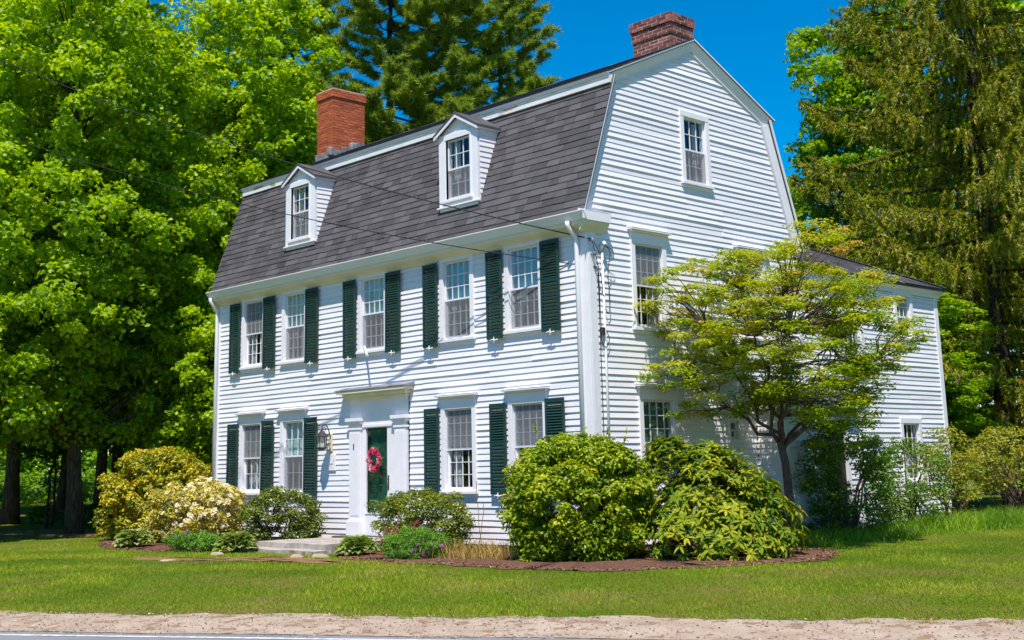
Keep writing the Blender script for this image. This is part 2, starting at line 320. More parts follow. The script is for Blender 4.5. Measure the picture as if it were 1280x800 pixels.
def sheet_grid(name, xs, ys, zf, m, **props):
    X, Y = np.meshgrid(xs, ys, indexing='ij'); Z = zf(X, Y)
    V = np.stack([X, Y, Z], -1).reshape(-1, 3); nx, ny = len(xs), len(ys)
    i, j = np.meshgrid(np.arange(nx - 1), np.arange(ny - 1), indexing='ij'); a = (i * ny + j).ravel()
    F = np.concatenate([np.stack([a, a + ny, a + ny + 1], 1), np.stack([a, a + ny + 1, a + 1], 1)])
    me = tri_mesh(name, V, F, np.full(len(V), 0.5), m)
    me.polygons.foreach_set('use_smooth', np.ones(len(F), bool))
    return link(name, me, **props)
xs = np.concatenate([np.linspace(-600, -60, 20)[:-1], np.linspace(-60, -20, 41)[:-1], np.arange(-20, 24, 0.4), np.linspace(24, 400, 16)])
ys = np.concatenate([np.linspace(-400, -30, 16)[:-1], np.arange(-30, 24, 0.4), np.linspace(24, 60, 20)[1:], np.linspace(60, 700, 20)[1:]])
sheet_grid('lawn', xs, ys, gz, MT['lawn'], kind='structure')

RD = np.array([0.863, 0.505]); RN = np.array([-0.505, 0.863]); RO = np.array([4.5, -6.5])   # along the road, towards the house
def road_strip(name, s0, s1, z, m, l0=-150, l1=150, nseg=60, thick=None):
    V = []; 
    for i in range(nseg + 1):
        l_ = l0 + (l1 - l0) * i / nseg
        for s_ in (s0, s1):
            p = RO + RD * l_ + RN * s_; V.append((p[0], p[1], z))
    F = []
    for i in range(nseg): F += [(2*i, 2*i+2, 2*i+3), (2*i, 2*i+3, 2*i+1)]
    me = tri_mesh(name, np.array(V), np.array(F), np.full(len(V), 0.5), m)
    return link(name, me, kind='structure')
road_strip('road', -9.2, -0.95, -0.196, MT['asphalt'])
road_strip('road_edge_line', -1.34, -1.23, -0.192, MT['roadline'])
# sandy shoulder with a ragged grass edge
V = []; F = []; nl, nsd = 700, 9
for i in range(nl + 1):
    l_ = -45 + 90 * i / nl
    e = 0.20 + 0.09 * math.sin(l_ * 1.7) + 0.07 * math.sin(l_ * 5.1 + 1) + 0.07 * random.uniform(-1, 1)
    for j in range(nsd + 1):
        s_ = -1.02 + (e + 1.02 + 0.0) * j / nsd + (0.03 * math.sin(l_ * 2.3) if j == 0 else 0)
        p = RO + RD * l_ + RN * s_
        V.append((p[0], p[1], float(gz(p[0], p[1])) + (0.016 if j < 1 else 0.007) + 0.006 * random.random()))
for i in range(nl):
    for j in range(nsd):
        a = i * (nsd + 1) + j; b_ = a + nsd + 1; F += [(a, b_, b_ + 1), (a, b_ + 1, a + 1)]
link('road_shoulder', tri_mesh('road_shoulder', np.array(V), np.array(F), np.full(len(V), 0.5), MT['gravel']), kind='structure')

def bed(name, poly, m, dz=0.008, noise=0.24, h=0.0):
    """Closed bed outline, resampled and roughened, as a slightly mounded fan following the ground."""
    pts = []
    for i in range(len(poly)):
        a = np.array(poly[i]); b_ = np.array(poly[(i + 1) % len(poly)]); k = max(1, int(np.linalg.norm(b_ - a) / 0.15))
        for j in range(k): pts.append(a + (b_ - a) * j / k + rng.normal(size=2) * noise * 0.35)
    pts = np.array(pts); c = pts.mean(0); rings = 6; V = []; F = []; n_ = len(pts)
    for r_ in range(rings):
        t = 1 - r_ / rings
        for p in pts:
            q = c + (p - c) * t; V.append((q[0], q[1], float(gz(*q)) + dz + h * math.sqrt(1 - t) + (0.012 * random.random() if r_ else 0)))
    V.append((c[0], c[1], float(gz(*c)) + dz + h))
    for r_ in range(rings - 1):
        for i in range(n_):
            a = r_ * n_ + i; b_ = r_ * n_ + (i + 1) % n_; F += [(a, b_, b_ + n_), (a, b_ + n_, a + n_)]
    for i in range(n_): F.append(((rings-1)*n_ + i, (rings-1)*n_ + (i+1) % n_, rings * n_))
    return link(name, tri_mesh(name, np.array(V), np.array(F), np.full(len(V), 0.5), m), kind='structure'), pts
BED1 = [(-4.2, -0.06), (-4.0, -2.4), (-3.0, -3.0), (-1.6, -3.1), (-0.4, -3.15), (0.9, -3.2), (2.4, -2.75), (3.5, -1.6), (4.1, -0.3), (4.1, 0.6), (3.2, 2.2), (0.06, 3.2), (0.06, -0.06)]
BED2 = [(-6.9, -0.06), (-7.1, -2.9), (-8.2, -3.5), (-10.4, -3.5), (-13.0, -2.4), (-14.7, -1.2), (-14.4, 0.6), (-12.3, 0.3), (-12.2, -0.06)]
bed('mulch_bed', BED1, MT['mulch'], h=0.03); bed('mulch_bed', BED2, MT['mulch'], h=0.03)
bed('bare_soil', [(-4.6, -3.1), (-3.4, -3.2), (-2.2, -3.5), (-2.6, -3.9), (-3.9, -4.1), (-5.2, -4.6), (-6.6, -4.9), (-7.0, -4.6), (-5.6, -4.1), (-4.9, -3.7)], MT['soil'], dz=0.006)
bed('bare_soil', [(-24, -1.2), (-21.5, -1.8), (-18.8, -1.9), (-16.4, -1.2), (-16.2, -0.4), (-18, 0.6), (-22, 0.6)], MT['soil'], dz=0.006)

def inpoly(poly, x, y):
    c = np.zeros(len(x), bool); j = len(poly) - 1
    for i in range(len(poly)):
        (xi, yi), (xj, yj) = poly[i], poly[j]
        cond = ((yi > y) != (yj > y)) & (x < (xj - xi) * (y - yi) / (yj - yi + 1e-12) + xi); c ^= cond; j = i
    return c
# chips of bark on the beds and pebbles on the shoulder: too many and too small to count
def bits(name, x, y, size, m, label, cat):
    k = len(x); P = np.stack([x, y, gz(x, y) + 0.02], 1); a = rng.random(k) * 6.283
    T = np.stack([np.cos(a), np.sin(a), rng.normal(size=k) * 0.25], 1); N = norm(np.stack([rng.normal(size=k) * 0.5, rng.normal(size=k) * 0.5, np.ones(k)], 1))
    me = leaf_mesh(name, P - T * size[:, None] * 0.5, T, N, size, size * 0.55, rng.random(k), m, fold=-0.25)
    return link(name, me, kind='stuff', label=label, category=cat)
px = rng.uniform(-5, 5, 26000); py = rng.uniform(-4, 3.5, 26000); k_ = inpoly(BED1, px, py)
qx = rng.uniform(-15, -6.5, 16000); qy = rng.uniform(-4, 1, 16000); k2 = inpoly(BED2, qx, qy)
bits('mulch_chips', np.concatenate([px[k_], qx[k2]]), np.concatenate([py[k_], qy[k2]]), rng.uniform(0.03, 0.08, k_.sum() + k2.sum()), MT['chip'], 'reddish brown bark chips scattered over the planting beds', 'mulch')
ll = rng.uniform(-16, 16, 18000); ss = rng.uniform(-1.15, 0.25, 18000)
bits('shoulder_pebbles', RO[0] + RD[0]*ll + RN[0]*ss, RO[1] + RD[1]*ll + RN[1]*ss, 0.008 + 0.034 * rng.random(18000) ** 2.5, MT['pebble'], 'small pale pebbles along the sandy road edge', 'pebbles')

# ------------------------------------------------------------------ the house
L_, D_ = 12.104, 6.421
ZB, ZS = 0.08, 5.41            # siding bottom, top of the front wall
YE, ZE = -0.158, 5.776         # foot of the steep roof slope
YB, ZBK = 0.7585, 8.43         # gambrel break
YR, ZR = D_ / 2, 9.574         # ridge
EXP = 0.107
house = thing('colonial_house', 'white clapboard house with gambrel roof, dark green shutters and two brick chimneys', 'house')
H = math.pi / 2

def split_long(cuts):
    """butt joints: break runs longer than a board"""
    out = [cuts[0]]
    for c in cuts[1:]:
        while c - out[-1] > 4.6: out.append(out[-1] + random.uniform(2.2, 4.2))
        out.append(c)
    return out

def wall_boards(wall, rangef, z0, z1, openings, jit=0.0022):
    """Courses of clapboard in wall space (a along, d inward, z up), cut round the openings. Returns pieces and the backing."""
    out = []; back = MB(); k = 0; z = z0
    while z < z1 - 0.01:
        zt = min(z + EXP, z1); lo, hi = rangef((z + zt) / 2)
        if hi - lo > 0.05:
            cuts = sorted({lo, hi} | {min(max(c, lo), hi) for o in openings for c in (o[0], o[1]) if o[2] < zt and o[3] > z})
            if hi - lo > 5: cuts = split_long(cuts)
            for a0, a1 in zip(cuts[:-1], cuts[1:]):
                if a1 - a0 < 0.012: continue
                am = (a0 + a1) / 2; s0, s1 = z, zt
                for o in openings:
                    if o[0] < am < o[1] and o[2] < zt and o[3] > z:
                        if o[2] <= z + 1e-6 and o[3] >= zt - 1e-6: s0 = s1 = 0
                        elif o[2] > z: s1 = min(s1, o[2])
                        else: s0 = max(s0, o[3])
                if s1 - s0 < 0.004: continue
                mb = MB(); n_ = max(1, int((a1 - a0) / 0.9)); f0 = (s0 - z) / EXP; f1 = (s1 - z) / EXP
                d0 = -0.021 + 0.019 * f0; d1 = -0.021 + 0.019 * f1
                vs = []; pb = random.gauss(0, 0.0028); pz = random.gauss(0, 0.0022); d0 -= max(-0.006, pb)
                for i in range(n_ + 1):
                    a = a0 + (a1 - a0) * i / n_; jz = random.gauss(0, jit * 1.3) if 0 < i < n_ else random.gauss(0, jit); jz += pz; jd = random.gauss(0, 0.0022)
                    a += 0.0015 if i == 0 else -0.0015 if i == n_ else 0
                    vs += [(a, -0.003, s0 + jz), (a, d0 + jd, s0 + jz), (a, d1, s1 + 0.004), (a, -0.001, s1 + 0.004)]
                fs = []
                for i in range(n_):
                    o_ = 4 * i
                    for q in range(3): fs.append((o_ + q, o_ + 4 + q, o_ + 5 + q, o_ + 1 + q))
                fs += [(0, 1, 2, 3), (4*n_+3, 4*n_+2, 4*n_+1, 4*n_)]
                mb.add(vs, fs); out.append(((a1 - a0) * (s1 - s0), mb))
                back.add([(a0, 0.004, s0), (a1, 0.004, s0), (a1, 0.004, s1), (a0, 0.004, s1)], [(0, 1, 2, 3)])
        z += EXP; k += 1
    return out, back

def to_world(rot, O, a, d, z):
    c, s = math.cos(rot), math.sin(rot); return (O[0] + a * c - d * s, O[1] + a * s + d * c, O[2] + z)

# openings: (a0, a1, z0, z1); windows are listed as a0, z0, w, h and style
ZU0, HU, ZL0, HL, WW = 3.88, 1.48, 1.042, 1.496, 0.77
front_w = [  # a0, z0, w, h, cols, rows, cap, top shade or sky-reflection sheet, lower curtain
    (-10.897, ZU0, WW, HU, 4, 3, 0, 'shadegrey', 'gap'), (-9.231, ZU0, WW, HU, 4, 3, 0, 'shade', 'swag'), (-6.404, ZU0, WW, HU, 4, 3, 0, 'shade', None),
    (-3.784, ZU0, WW, HU, 4, 3, 0, 'skyblue', 'side'), (-1.948, ZU0, WW, HU, 4, 3, 0, 'skyblue', 'swag'),
    (-10.905, ZL0, WW, HL, 3, 2, 1, 'shadegrey', 'full'), (-9.24, ZL0, WW, HL, 3, 2, 1, 'shade', None), (-3.784, ZL0, WW, HL, 4, 3, 1, 'shadegrey', 'gap'), (-1.925, ZL0, WW, HL, 4, 3, 1, 'shadegrey', 'gap')]
gable_w = [(2.842, 6.729, 0.68, 1.272, 3, 2, 0, None, 'gap'), (1.24, 3.84, 0.765, 1.50, 4, 3, 1, 'shadegrey', 'gap'), (4.40, 3.84, 0.765, 1.50, 4, 3, 1, 'shadegrey', 'gap'),
           (1.28, 1.042, 0.86, 1.50, 4, 3, 1, 'shadegreen', None), (3.79, 1.85, 0.26, 0.34, 1, 1, 0, None, None)]
ell_w = [(10.19, 0.95, 0.70, 1.25, 3, 2, 0, None, 'full'), (10.33, 4.15, 0.62, 0.95, 3, 2, 0, None, 'gap'), (8.0, 3.3, 0.7, 1.2, 3, 2, 0, None, 'gap')]
rect = lambda w: (w[0], w[0] + w[2], w[1], w[1] + w[3])

def front_range(z): return (-L_ + 0.13, -0.235)
def gable_half(z):
    if z < ZE: return D_ / 2
    if z < ZBK: return D_ / 2 - (YE + (z - ZE) / (ZBK - ZE) * (YB - YE)) - 0.0
    return max(0.0, (ZR - z) / (ZR - ZBK) * (YR - YB))
def gable_range(z):
    h_ = gable_half(z); lo, hi = YR - h_ + 0.05, YR + h_ - 0.05
    if z < ZE: lo, hi = 0.185, D_ - 0.1
    return lo, hi

board_pool = []
def make_wall(rangef, z0, z1, ops, rot, O):
    pcs, back = wall_boards(None, rangef, z0, z1, ops)
    w = back.build('wall', MT['trim'], house, O, rot)
    for area, mb in pcs: board_pool.append([area, mb, w])
    return w
front_ops = [rect(w) for w in front_w] + [(-6.80, -4.86, 0.0, 2.95)]
wall_front = make_wall(front_range, ZB, ZS, front_ops, 0, (0, 0, 0))
wall_gable = make_wall(gable_range, ZB, ZR - 0.1, [rect(w) for w in gable_w] + [(4.66, 6.42, 0.0, 2.62)], H, (0, 0, 0))
wall_ell = make_wall(lambda z: (D_ + 0.06, 12.236 - 0.13), ZB, 5.26, [rect(w) for w in ell_w] + [(6.40, 7.28, 0.0, 2.62)], H, (0, 0, 0))
# sides that the camera does not face: plain sheathing
mb = MB(); mb.prism([(0, 0.08), (D_, 0.08), (D_, ZE), (D_ - YB, ZBK), (YR, ZR - 0.06), (YB, ZBK), (0, ZE)], 0, -L_, -L_ + 0.05); mb.build('wall', MT['clap'], house)
mb = MB(); mb.box((-L_ + 0.06, D_ - 0.05, 0.08), (-5.2, D_, ZE)); mb.build('wall', MT['clap'], house)
mb = MB(); mb.box((-5.2, D_, 0.08), (-5.15, 12.2, 5.3)); mb.build('wall', MT['clap'], house)
mb = MB(); mb.box((-5.14, 12.186, 0.08), (-0.01, 12.236, 5.3)); mb.build('wall', MT['clap'], house)
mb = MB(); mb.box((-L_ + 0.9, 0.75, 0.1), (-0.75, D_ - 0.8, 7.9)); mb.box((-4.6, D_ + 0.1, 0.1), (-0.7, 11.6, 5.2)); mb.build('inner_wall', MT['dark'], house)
mb = MB()
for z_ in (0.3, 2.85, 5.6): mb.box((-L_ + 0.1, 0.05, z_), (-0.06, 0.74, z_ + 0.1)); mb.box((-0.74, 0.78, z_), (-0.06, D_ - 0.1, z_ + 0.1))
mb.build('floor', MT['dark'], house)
mb = MB(); mb.box((-L_ + 0.03, 0.02, -0.3), (-0.02, D_, 0.075)); mb.box((-5.1, D_ + 0.002, -0.3), (-0.02, 12.2, 0.075)); mb.build('foundation', MT['foundation'], house)

def window(spec, rot=0.0, O=(0, 0, 0), face=0.0, casing=0.11, screen=None):
    a0, z0, w, h, cols, rows, cap, top, low = spec
    loc = to_world(rot, O, a0, face, z0)
    c = casing; po = -0.046
    mb = MB()                                                        # casing boards, butted
    mb.box((-c, po, -0.02), (0, 0.03, h)); mb.box((w, po, -0.02), (w + c, 0.03, h))
    mb.box((-c, po - 0.004, h), (w + c, 0.03, h + (0.20 if cap else 0.115)))
    mb.box((-0.002, 0.03, 0), (0.018, 0.12, h)); mb.box((w - 0.018, 0.03, 0), (w + 0.002, 0.12, h)); mb.box((0, 0.03, h - 0.018), (w, 0.12, h + 0.002))
    win = mb.build('window', MT['trim'], house, loc, rot, bevel=0.004)
    mb = MB(); mb.box((-c - 0.03, po - 0.035, -0.075), (w + c + 0.03, 0.02, -0.02)); mb.box((-c, po + 0.008, -0.14), (w + c, -0.004, -0.075)); mb.prism([(po - 0.03, -0.02), (0.06, -0.02), (0.06, 0.0)], 0, 0.0, w); mb.build('sill', MT['trim'], win, bevel=0.004)
    if cap:
        mb = MB(); zc = h + 0.20
        mb.box((-c - 0.02, po - 0.05, zc), (w + c + 0.02, -0.002, zc + 0.03)); mb.box((-c - 0.07, po - 0.095, zc + 0.03), (w + c + 0.07, -0.002, zc + 0.062))
        mb.prism([(-0.002, zc + 0.062), (po - 0.10, zc + 0.062), (po - 0.10, zc + 0.07), (-0.002, zc + 0.10)], 0, -c - 0.075, w + c + 0.075)
        mb.build('head_cap', MT['trim'], win, bevel=0.004)
    hm = h / 2; fw, mw = 0.034, 0.013
    pane_me = {}
    for si, (s0, s1, dd) in enumerate(((hm - 0.02, h, 0.012), (0.0, hm + 0.02, 0.052))):
        mb = MB(); x0, x1 = 0.006, w - 0.006; th = 0.035
        mb.box((x0, dd, s0), (x0 + fw, dd + th, s1)); mb.box((x1 - fw, dd, s0), (x1, dd + th, s1))
        rb = fw if si == 0 else fw * 1.5
        mb.box((x0 + fw, dd, s0), (x1 - fw, dd + th, s0 + rb)); mb.box((x0 + fw, dd, s1 - fw), (x1 - fw, dd + th, s1))
        gx0, gx1, g0, g1 = x0 + fw, x1 - fw, s0 + rb, s1 - fw
        for i in range(1, cols): xx = gx0 + (gx1 - gx0) * i / cols; mb.box((xx - mw/2, dd + 0.004, g0), (xx + mw/2, dd + 0.026, g1))
        for j in range(1, rows): zz = g0 + (g1 - g0) * j / rows; mb.box((gx0, dd + 0.006, zz - mw/2), (gx1, dd + 0.024, zz + mw/2))
        mb.build('upper_sash' if si == 0 else 'lower_sash', MT['trim'], win)
        pw, ph = (gx1 - gx0) / cols, (g1 - g0) / rows
        pm = MB(); pm.add([(-pw/2, 0, -ph/2), (pw/2, 0, -ph/2), (pw/2, 0, ph/2), (-pw/2, 0, ph/2)], [(0, 1, 2, 3)]); pme = pm.mesh('pane', MT['glass'])
        for i in range(cols):
            for j in range(rows):
                p = link('pane', pme, win, (gx0 + pw * (i + 0.5), dd + 0.015, g0 + ph * (j + 0.5)))
                p.rotation_euler = (random.gauss(0, 0.006), 0, random.gauss(0, 0.006))
    def cloth(x0, x1, z0_, z1_, d, wav, m, name):
        n_ = 26; mb = MB(); vs = []
        for i in range(n_ + 1):
            t = i / n_; x = x0 + (x1 - x0) * t; y = d + wav * math.sin(t * 31 + 1.3 * math.sin(t * 9))
            vs += [(x, y, z0_), (x, y, z1_)]
        mb.add(vs, [(2*i, 2*i+2, 2*i+3, 2*i+1) for i in range(n_)]); mb.build(name, m, win, smooth=True)
    if screen:                                                        # half insect screen of the storm window
        s0, s1 = (0.012, hm - 0.004) if screen == 'L' else (hm + 0.004, h - 0.012)
        mb = MB(); mb.add([(0.02, 0.004, s0 + 0.014), (w - 0.02, 0.004, s0 + 0.014), (w - 0.02, 0.004, s1 - 0.014), (0.02, 0.004, s1 - 0.014)], [(0, 1, 2, 3)]); mb.build('insect_screen', MT['screen'], win)
    if top: cloth(0.02, w - 0.02, hm + 0.01, h - 0.02, 0.115, 0.004, MT[top], 'shade')  # blue and teal sheets stand in for sky mirrored in the pane
    if low == 'gap': cloth(0.02, w * 0.30, 0.02, h - 0.03, 0.17, 0.02, MT['curtain'], 'curtain'); cloth(w * 0.72, w - 0.02, 0.02, h - 0.03, 0.17, 0.02, MT['curtain'], 'curtain')
    if low == 'side': cloth(0.02, w * 0.22, 0.02, h * 0.45, 0.17, 0.015, MT['curtain'], 'curtain')
    if low == 'full': cloth(0.02, w - 0.02, 0.02, h * 0.52, 0.17, 0.018, MT['curtain'], 'curtain')
    if low == 'swag':
        for sgn in (0, 1):
            mb = MB(); vs = []
            for i in range(15):
                t = i / 14; z_ = 0.03 + t * h * 0.46; wd = 0.12 + 0.26 * t ** 1.6
                for j in range(6):
                    q = j / 5; x = 0.02 + (w * wd) * q; x = x if sgn == 0 else w - x
                    vs.append((x, 0.16 + 0.015 * math.sin(q * 15), z_))
            mb.add(vs, [(6*i+j, 6*i+j+1, 6*i+j+7, 6*i+j+6) for i in range(14) for j in range(5)]); mb.build('curtain', MT['curtain'], win, smooth=True)
    return win
for w, sc_ in zip(front_w, 'ULLLLULUU'): window(w, screen=sc_)
for w, sc_ in zip(gable_w, ('L', 'U', 'L', 'L', None)): window(w, H, casing=0.07 if w[2] < 0.3 else 0.11, screen=sc_)
for w in ell_w: window(w, H)

# shutters
slat_left = [288]; far_slats = []
def shutter(a0, z0, w, h, lean):
    st, rl = 0.05, 0.075; t = 0.032; ofs = -0.058
    mb = MB(); mb.box((0, -t, 0), (st, 0, h)); mb.box((w - st, -t, 0), (w, 0, h)); zm = h * 0.555
    for r0, r1 in ((0, rl), (zm - 0.03, zm + 0.03), (h - rl, h)): mb.box((st, -t + 0.002, r0), (w - st, -0.002, r1))
    sh = mb.build('shutter', MT['green'], house, (a0, ofs - 0.018, z0), 0, bevel=0.003); sh.rotation_euler = (lean, 0, 0)
    sm = MB(); sm.bar((0, -0.016, 0), (w - 2 * st, -0.016, 0), 0.009, 0.052, up=(0, 0.64, 0.77)); sme = sm.mesh('slat', MT['green'])
    allm = MB()
    for b0, b1 in ((rl, zm - 0.03), (zm + 0.03, h - rl)):
        n_ = 13; 
        for i in range(n_):
            z_ = b0 + (b1 - b0) * (i + 0.5) / n_
            if slat_left[0] > 0:
                link('slat', sme, sh, (st, 0, z_)); slat_left[0] -= 1
            else: allm.bar((st, -0.016, z_), (w - st, -0.016, z_), 0.009, 0.052, up=(0, 0.64, 0.77))
    if allm.v: allm.build('slats', MT['green'], sh, kind='stuff')
    dg = MB(); cx = w * 0.5                                            # wrought holdback under the shutter
    dg.tube([(cx - 0.09, -0.045, -0.03), (cx - 0.03, -0.05, -0.015), (cx + 0.03, -0.05, -0.035), (cx + 0.10, -0.045, -0.02)], 0.012, 5)
    dg.tube([(cx, -0.045, -0.07), (cx, -0.045, 0.03)], 0.011, 5); dg.tube([(cx, 0.06, -0.025), (cx, -0.05, -0.025)], 0.009, 5)
    dg.build('holdback', MT['trim'], sh)
shl = []
for a in (-1.948, -3.784, -6.404, -10.897): shl.append((a - 0.122 - 0.42, ZU0 - 0.13, 0.42, 1.62))
for a in (-1.948, -6.404, -9.231, -10.897): shl.append((a + WW + 0.115, ZU0 - 0.12, 0.46, 1.62))
for a in (-1.925, -3.784, -10.905): shl.append((a - 0.122 - 0.42, ZL0 - 0.08, 0.42, 1.61))
for a in (-1.925, -9.24, -10.905): shl.append((a + WW + 0.115, ZL0 - 0.08, 0.46, 1.63))
shl.sort(key=lambda s: -s[0])
for s in shl: shutter(*s, random.uniform(-0.006, 0.006))

# corner boards
def cboard(x0, x1, y0, y1, z0, z1): mb = MB(); mb.box((x0, y0, z0), (x1, y1, z1)); return mb.build('corner_board', MT['trim'], house, bevel=0.005)
cboard(-0.245, 0.035, -0.035, 0.0, ZB - 0.02, 5.40); cboard(0.0, 0.038, 0.002, 0.185, ZB - 0.02, 5.42)
cboard(-L_ - 0.03, -L_ + 0.14, -0.035, 0.0, ZB - 0.02, 5.40); cboard(-L_ - 0.033, -L_, 0.002, 0.15, ZB - 0.02, 5.42)
cboard(0.0, 0.032, D_ - 0.11, D_ + 0.065, ZB - 0.02, 5.5)
cboard(0.0, 0.035, 12.10, 12.27, ZB - 0.02, 5.27); cboard(-0.15, -0.002, 12.238, 12.27, ZB - 0.02, 5.27)

# eave: frieze, sloped soffit, crown, gutter; returns on to the gable
def eave_profile(sg=1):
    return [(0.0, 5.40), (-0.035, 5.40), (-0.07, 5.445), (-0.20, 5.52), (-0.215, 5.56), (-0.215, 5.70), (0.0, 5.70)]
mb = MB(); mb.prism(eave_profile(), 1 if False else 0, -L_ - 0.05, 0.20) if False else None
prof = eave_profile(); xa, xb = -L_ - 0.06, 0.04
mb.prism(prof, 0, xa, xb); eave = mb.build('cornice', MT['soffit'], house)
mb = MB()                                                             # return round the corner, 0.42 m on to the gable
mb.add([(0.0, y, z) for y, z in ((0, 0),)] , [])
rp = [(0.04, 5.40), (0.07, 5.445), (0.175, 5.52), (0.19, 5.56), (0.19, 5.72), (0.04, 5.74)]
mb = MB(); mb.prism([(x, z) for x, z in rp], 1, -0.215, 0.40); mb.build('cornice', MT['soffit'], house)
mb = MB(); mb.box((xb + 0.16, -0.24, 5.575), (xb + 0.178, 0.42, 5.735)); mb.prism([(0.03, 5.742), (0.22, 5.742), (0.22, 5.752), (0.03, 5.80)], 1, -0.23, 0.43); mb.build('cornice_return', MT['gutter'], house)
gp = [(-0.218, 5.585), (-0.24, 5.585), (-0.262, 5.64), (-0.312, 5.71), (-0.325, 5.722), (-0.325, 5.738), (-0.308, 5.738), (-0.30, 5.715), (-0.25, 5.645), (-0.23, 5.60), (-0.218, 5.60)]
mb = MB(); mb.prism(gp, 0, xa - 0.03, 0.225); mb.box((0.221, -0.318, 5.586), (0.225, -0.218, 5.73)); mb.build('gutter', MT['gutter'], house)
def downspout(pts): mb = MB(); mb.tube(pts, 0.042, 10); return mb.build('downspout', MT['gutter'], house, smooth=True)
downspout([(-0.19, -0.27, 5.59), (-0.19, -0.27, 5.52), (-0.185, -0.20, 5.43), (-0.17, -0.10, 5.34), (-0.165, -0.085, 5.25), (-0.165, -0.085, 0.25)])
downspout([(-L_ + 0.06, -0.27, 5.59), (-L_ + 0.06, -0.27, 5.52), (-L_ + 0.06, -0.18, 5.40), (-L_ + 0.06, -0.09, 5.30), (-L_ + 0.06, -0.08, 5.2), (-L_ + 0.06, -0.08, 0.2)])

# roof: decks with shingles laid on
def slope_frame(p0, p1):
    """unit vector up the slope and outward normal in the y,z plane"""
    dy, dz = p1[0] - p0[0], p1[1] - p0[1]; l_ = math.hypot(dy, dz); return (dy / l_, dz / l_), (-dz / l_, dy / l_), l_
RX0, RX1 = -L_ - 0.10, 0.126
def deck(p0, p1, th=0.05, x0=RX0, x1=RX1, m='shinglej', name='roof'):
    u, nn, l_ = slope_frame(p0, p1); mb = MB()
    a = (p0[0], p0[1]); b_ = (p1[0], p1[1])
    mb.prism([a, b_, (b_[0] - nn[0]*th, b_[1] - nn[1]*th), (a[0] - nn[0]*th, a[1] - nn[1]*th)], 0, x0, x1)
    return mb.build(name, MT[m], house, tint=True), u, nn, l_
low_foot = (YE - 0.04, ZE - 0.055)
roof_low, u, nn, l_ = deck(low_foot, (YB, ZBK - 0.02))
up_foot = (YB - 0.15, ZBK + 0.0)
roof_up, u2, nn2, l2 = deck(up_foot, (YR, ZR + 0.055))
mirror = lambda p: (D_ - p[0], p[1])
deck(mirror((YB, ZBK - 0.02)), mirror(low_foot)); deck(mirror((YR, ZR + 0.055)), mirror(up_foot))

pitch = math.atan2(u[1], u[0]); exps = 0.142; ncr = int((l_ + 0.02) / exps)
widths = (0.22, 0.30, 0.36, 0.46); sh_me = []
for w_ in widths:
    for q in range(2):
        mb = MB(); t0 = 0.009 + 0.004 * q; hh = exps + 0.02
        j = [random.uniform(-0.004, 0.004) for _ in range(2)]
        mb.add([(0.002, j[0], 0.001), (w_ - 0.002, j[1], 0.001), (w_ - 0.002, hh, 0.001), (0.002, hh, 0.001), (0.002, j[0], t0 + 0.006), (w_ - 0.002, j[1], t0 + 0.006), (w_ - 0.002, hh, 0.003), (0.002, hh, 0.003)],
               [(0,3,2,1),(4,5,6,7),(0,1,5,4),(1,2,6,5),(2,3,7,6),(3,0,4,7)])
        sh_me.append((w_, mb.mesh('shingle', MT['shingle']), mb))
DORM = [(-3.335, 0.0), (-8.725, 0.0)]; DW = 1.13
pieces = []
for r_ in range(ncr + 1):
    x = RX1 + 0.015; 
    while x > RX0 + 0.01:
        w_, me_, mbs = random.choice(sh_me)
        if x - w_ < RX0 - 0.015:
            w_ = x - RX0 + 0.015; mbs = MB(); me_ = None
            mbs.add([(0.002, 0, 0.001), (w_, 0, 0.001), (w_, exps, 0.001), (0.002, exps, 0.001), (0.002, 0, 0.016), (w_, 0, 0.016), (w_, exps, 0.003), (0.002, exps, 0.003)], [(0,3,2,1),(4,5,6,7),(0,1,5,4),(1,2,6,5),(2,3,7,6),(3,0,4,7)])
        x -= w_; sy = r_ * exps
        y = low_foot[0] + u[0] * sy; z = low_foot[1] + u[1] * sy
        hid = any(abs(x + w_ / 2 - dx) < DW / 2 - w_ / 2 - 0.03 and 6.55 < z < 7.9 for dx, _ in DORM)
        if hid or sy > l_ - 0.03: continue
        dist = math.hypot(x - 14.6, y + 15.9); pieces.append((w_ / dist ** 2, x, y, z, me_, mbs))
pieces.sort(key=lambda p: -p[0])
rest = MB()
Rm = Matrix.Rotation(pitch, 3, 'X')
for i, (_, x, y, z, me_, mbs) in enumerate(pieces):
    if i < 300 and me_:
        o = link('shingle', me_, roof_low, (x, y, z)); o.rotation_euler = (pitch, 0, 0)
    else:
        tv = random.random(); rest.add([Rm @ Vector(p) + Vector((x, y, z)) for p in mbs.v], mbs.f, tv)
rest.build('shingles', MT['shinglej'], roof_low, tint=True, kind='stuff')
# upper slope courses (seen edge on) as one part
rest = MB(); p2 = math.atan2(u2[1], u2[0]); Rm2 = Matrix.Rotation(p2, 3, 'X')
for r_ in range(int(l2 / exps) + 1):
    x = RX1 + 0.015
    while x > RX0:
        w_, me_, mbs = random.choice(sh_me); x -= w_; sy = r_ * exps
        if sy > l2 - 0.05: continue
        rest.add([Rm2 @ Vector(p) + Vector((x, up_foot[0] + u2[0]*sy, up_foot[1] + u2[1]*sy)) for p in mbs.v], mbs.f, random.random())
for k in range(33): x = RX0 + k * 0.37; rest.prism([(YR - 0.14, ZR + 0.005), (YR, ZR + 0.075), (YR + 0.14, ZR + 0.005), (YR + 0.14, ZR - 0.005), (YR, ZR + 0.064), (YR - 0.14, ZR - 0.005)], 0, x, x + 0.366, random.random())
rest.build('shingles', MT['shinglej'], roof_up, tint=True, kind='stuff')
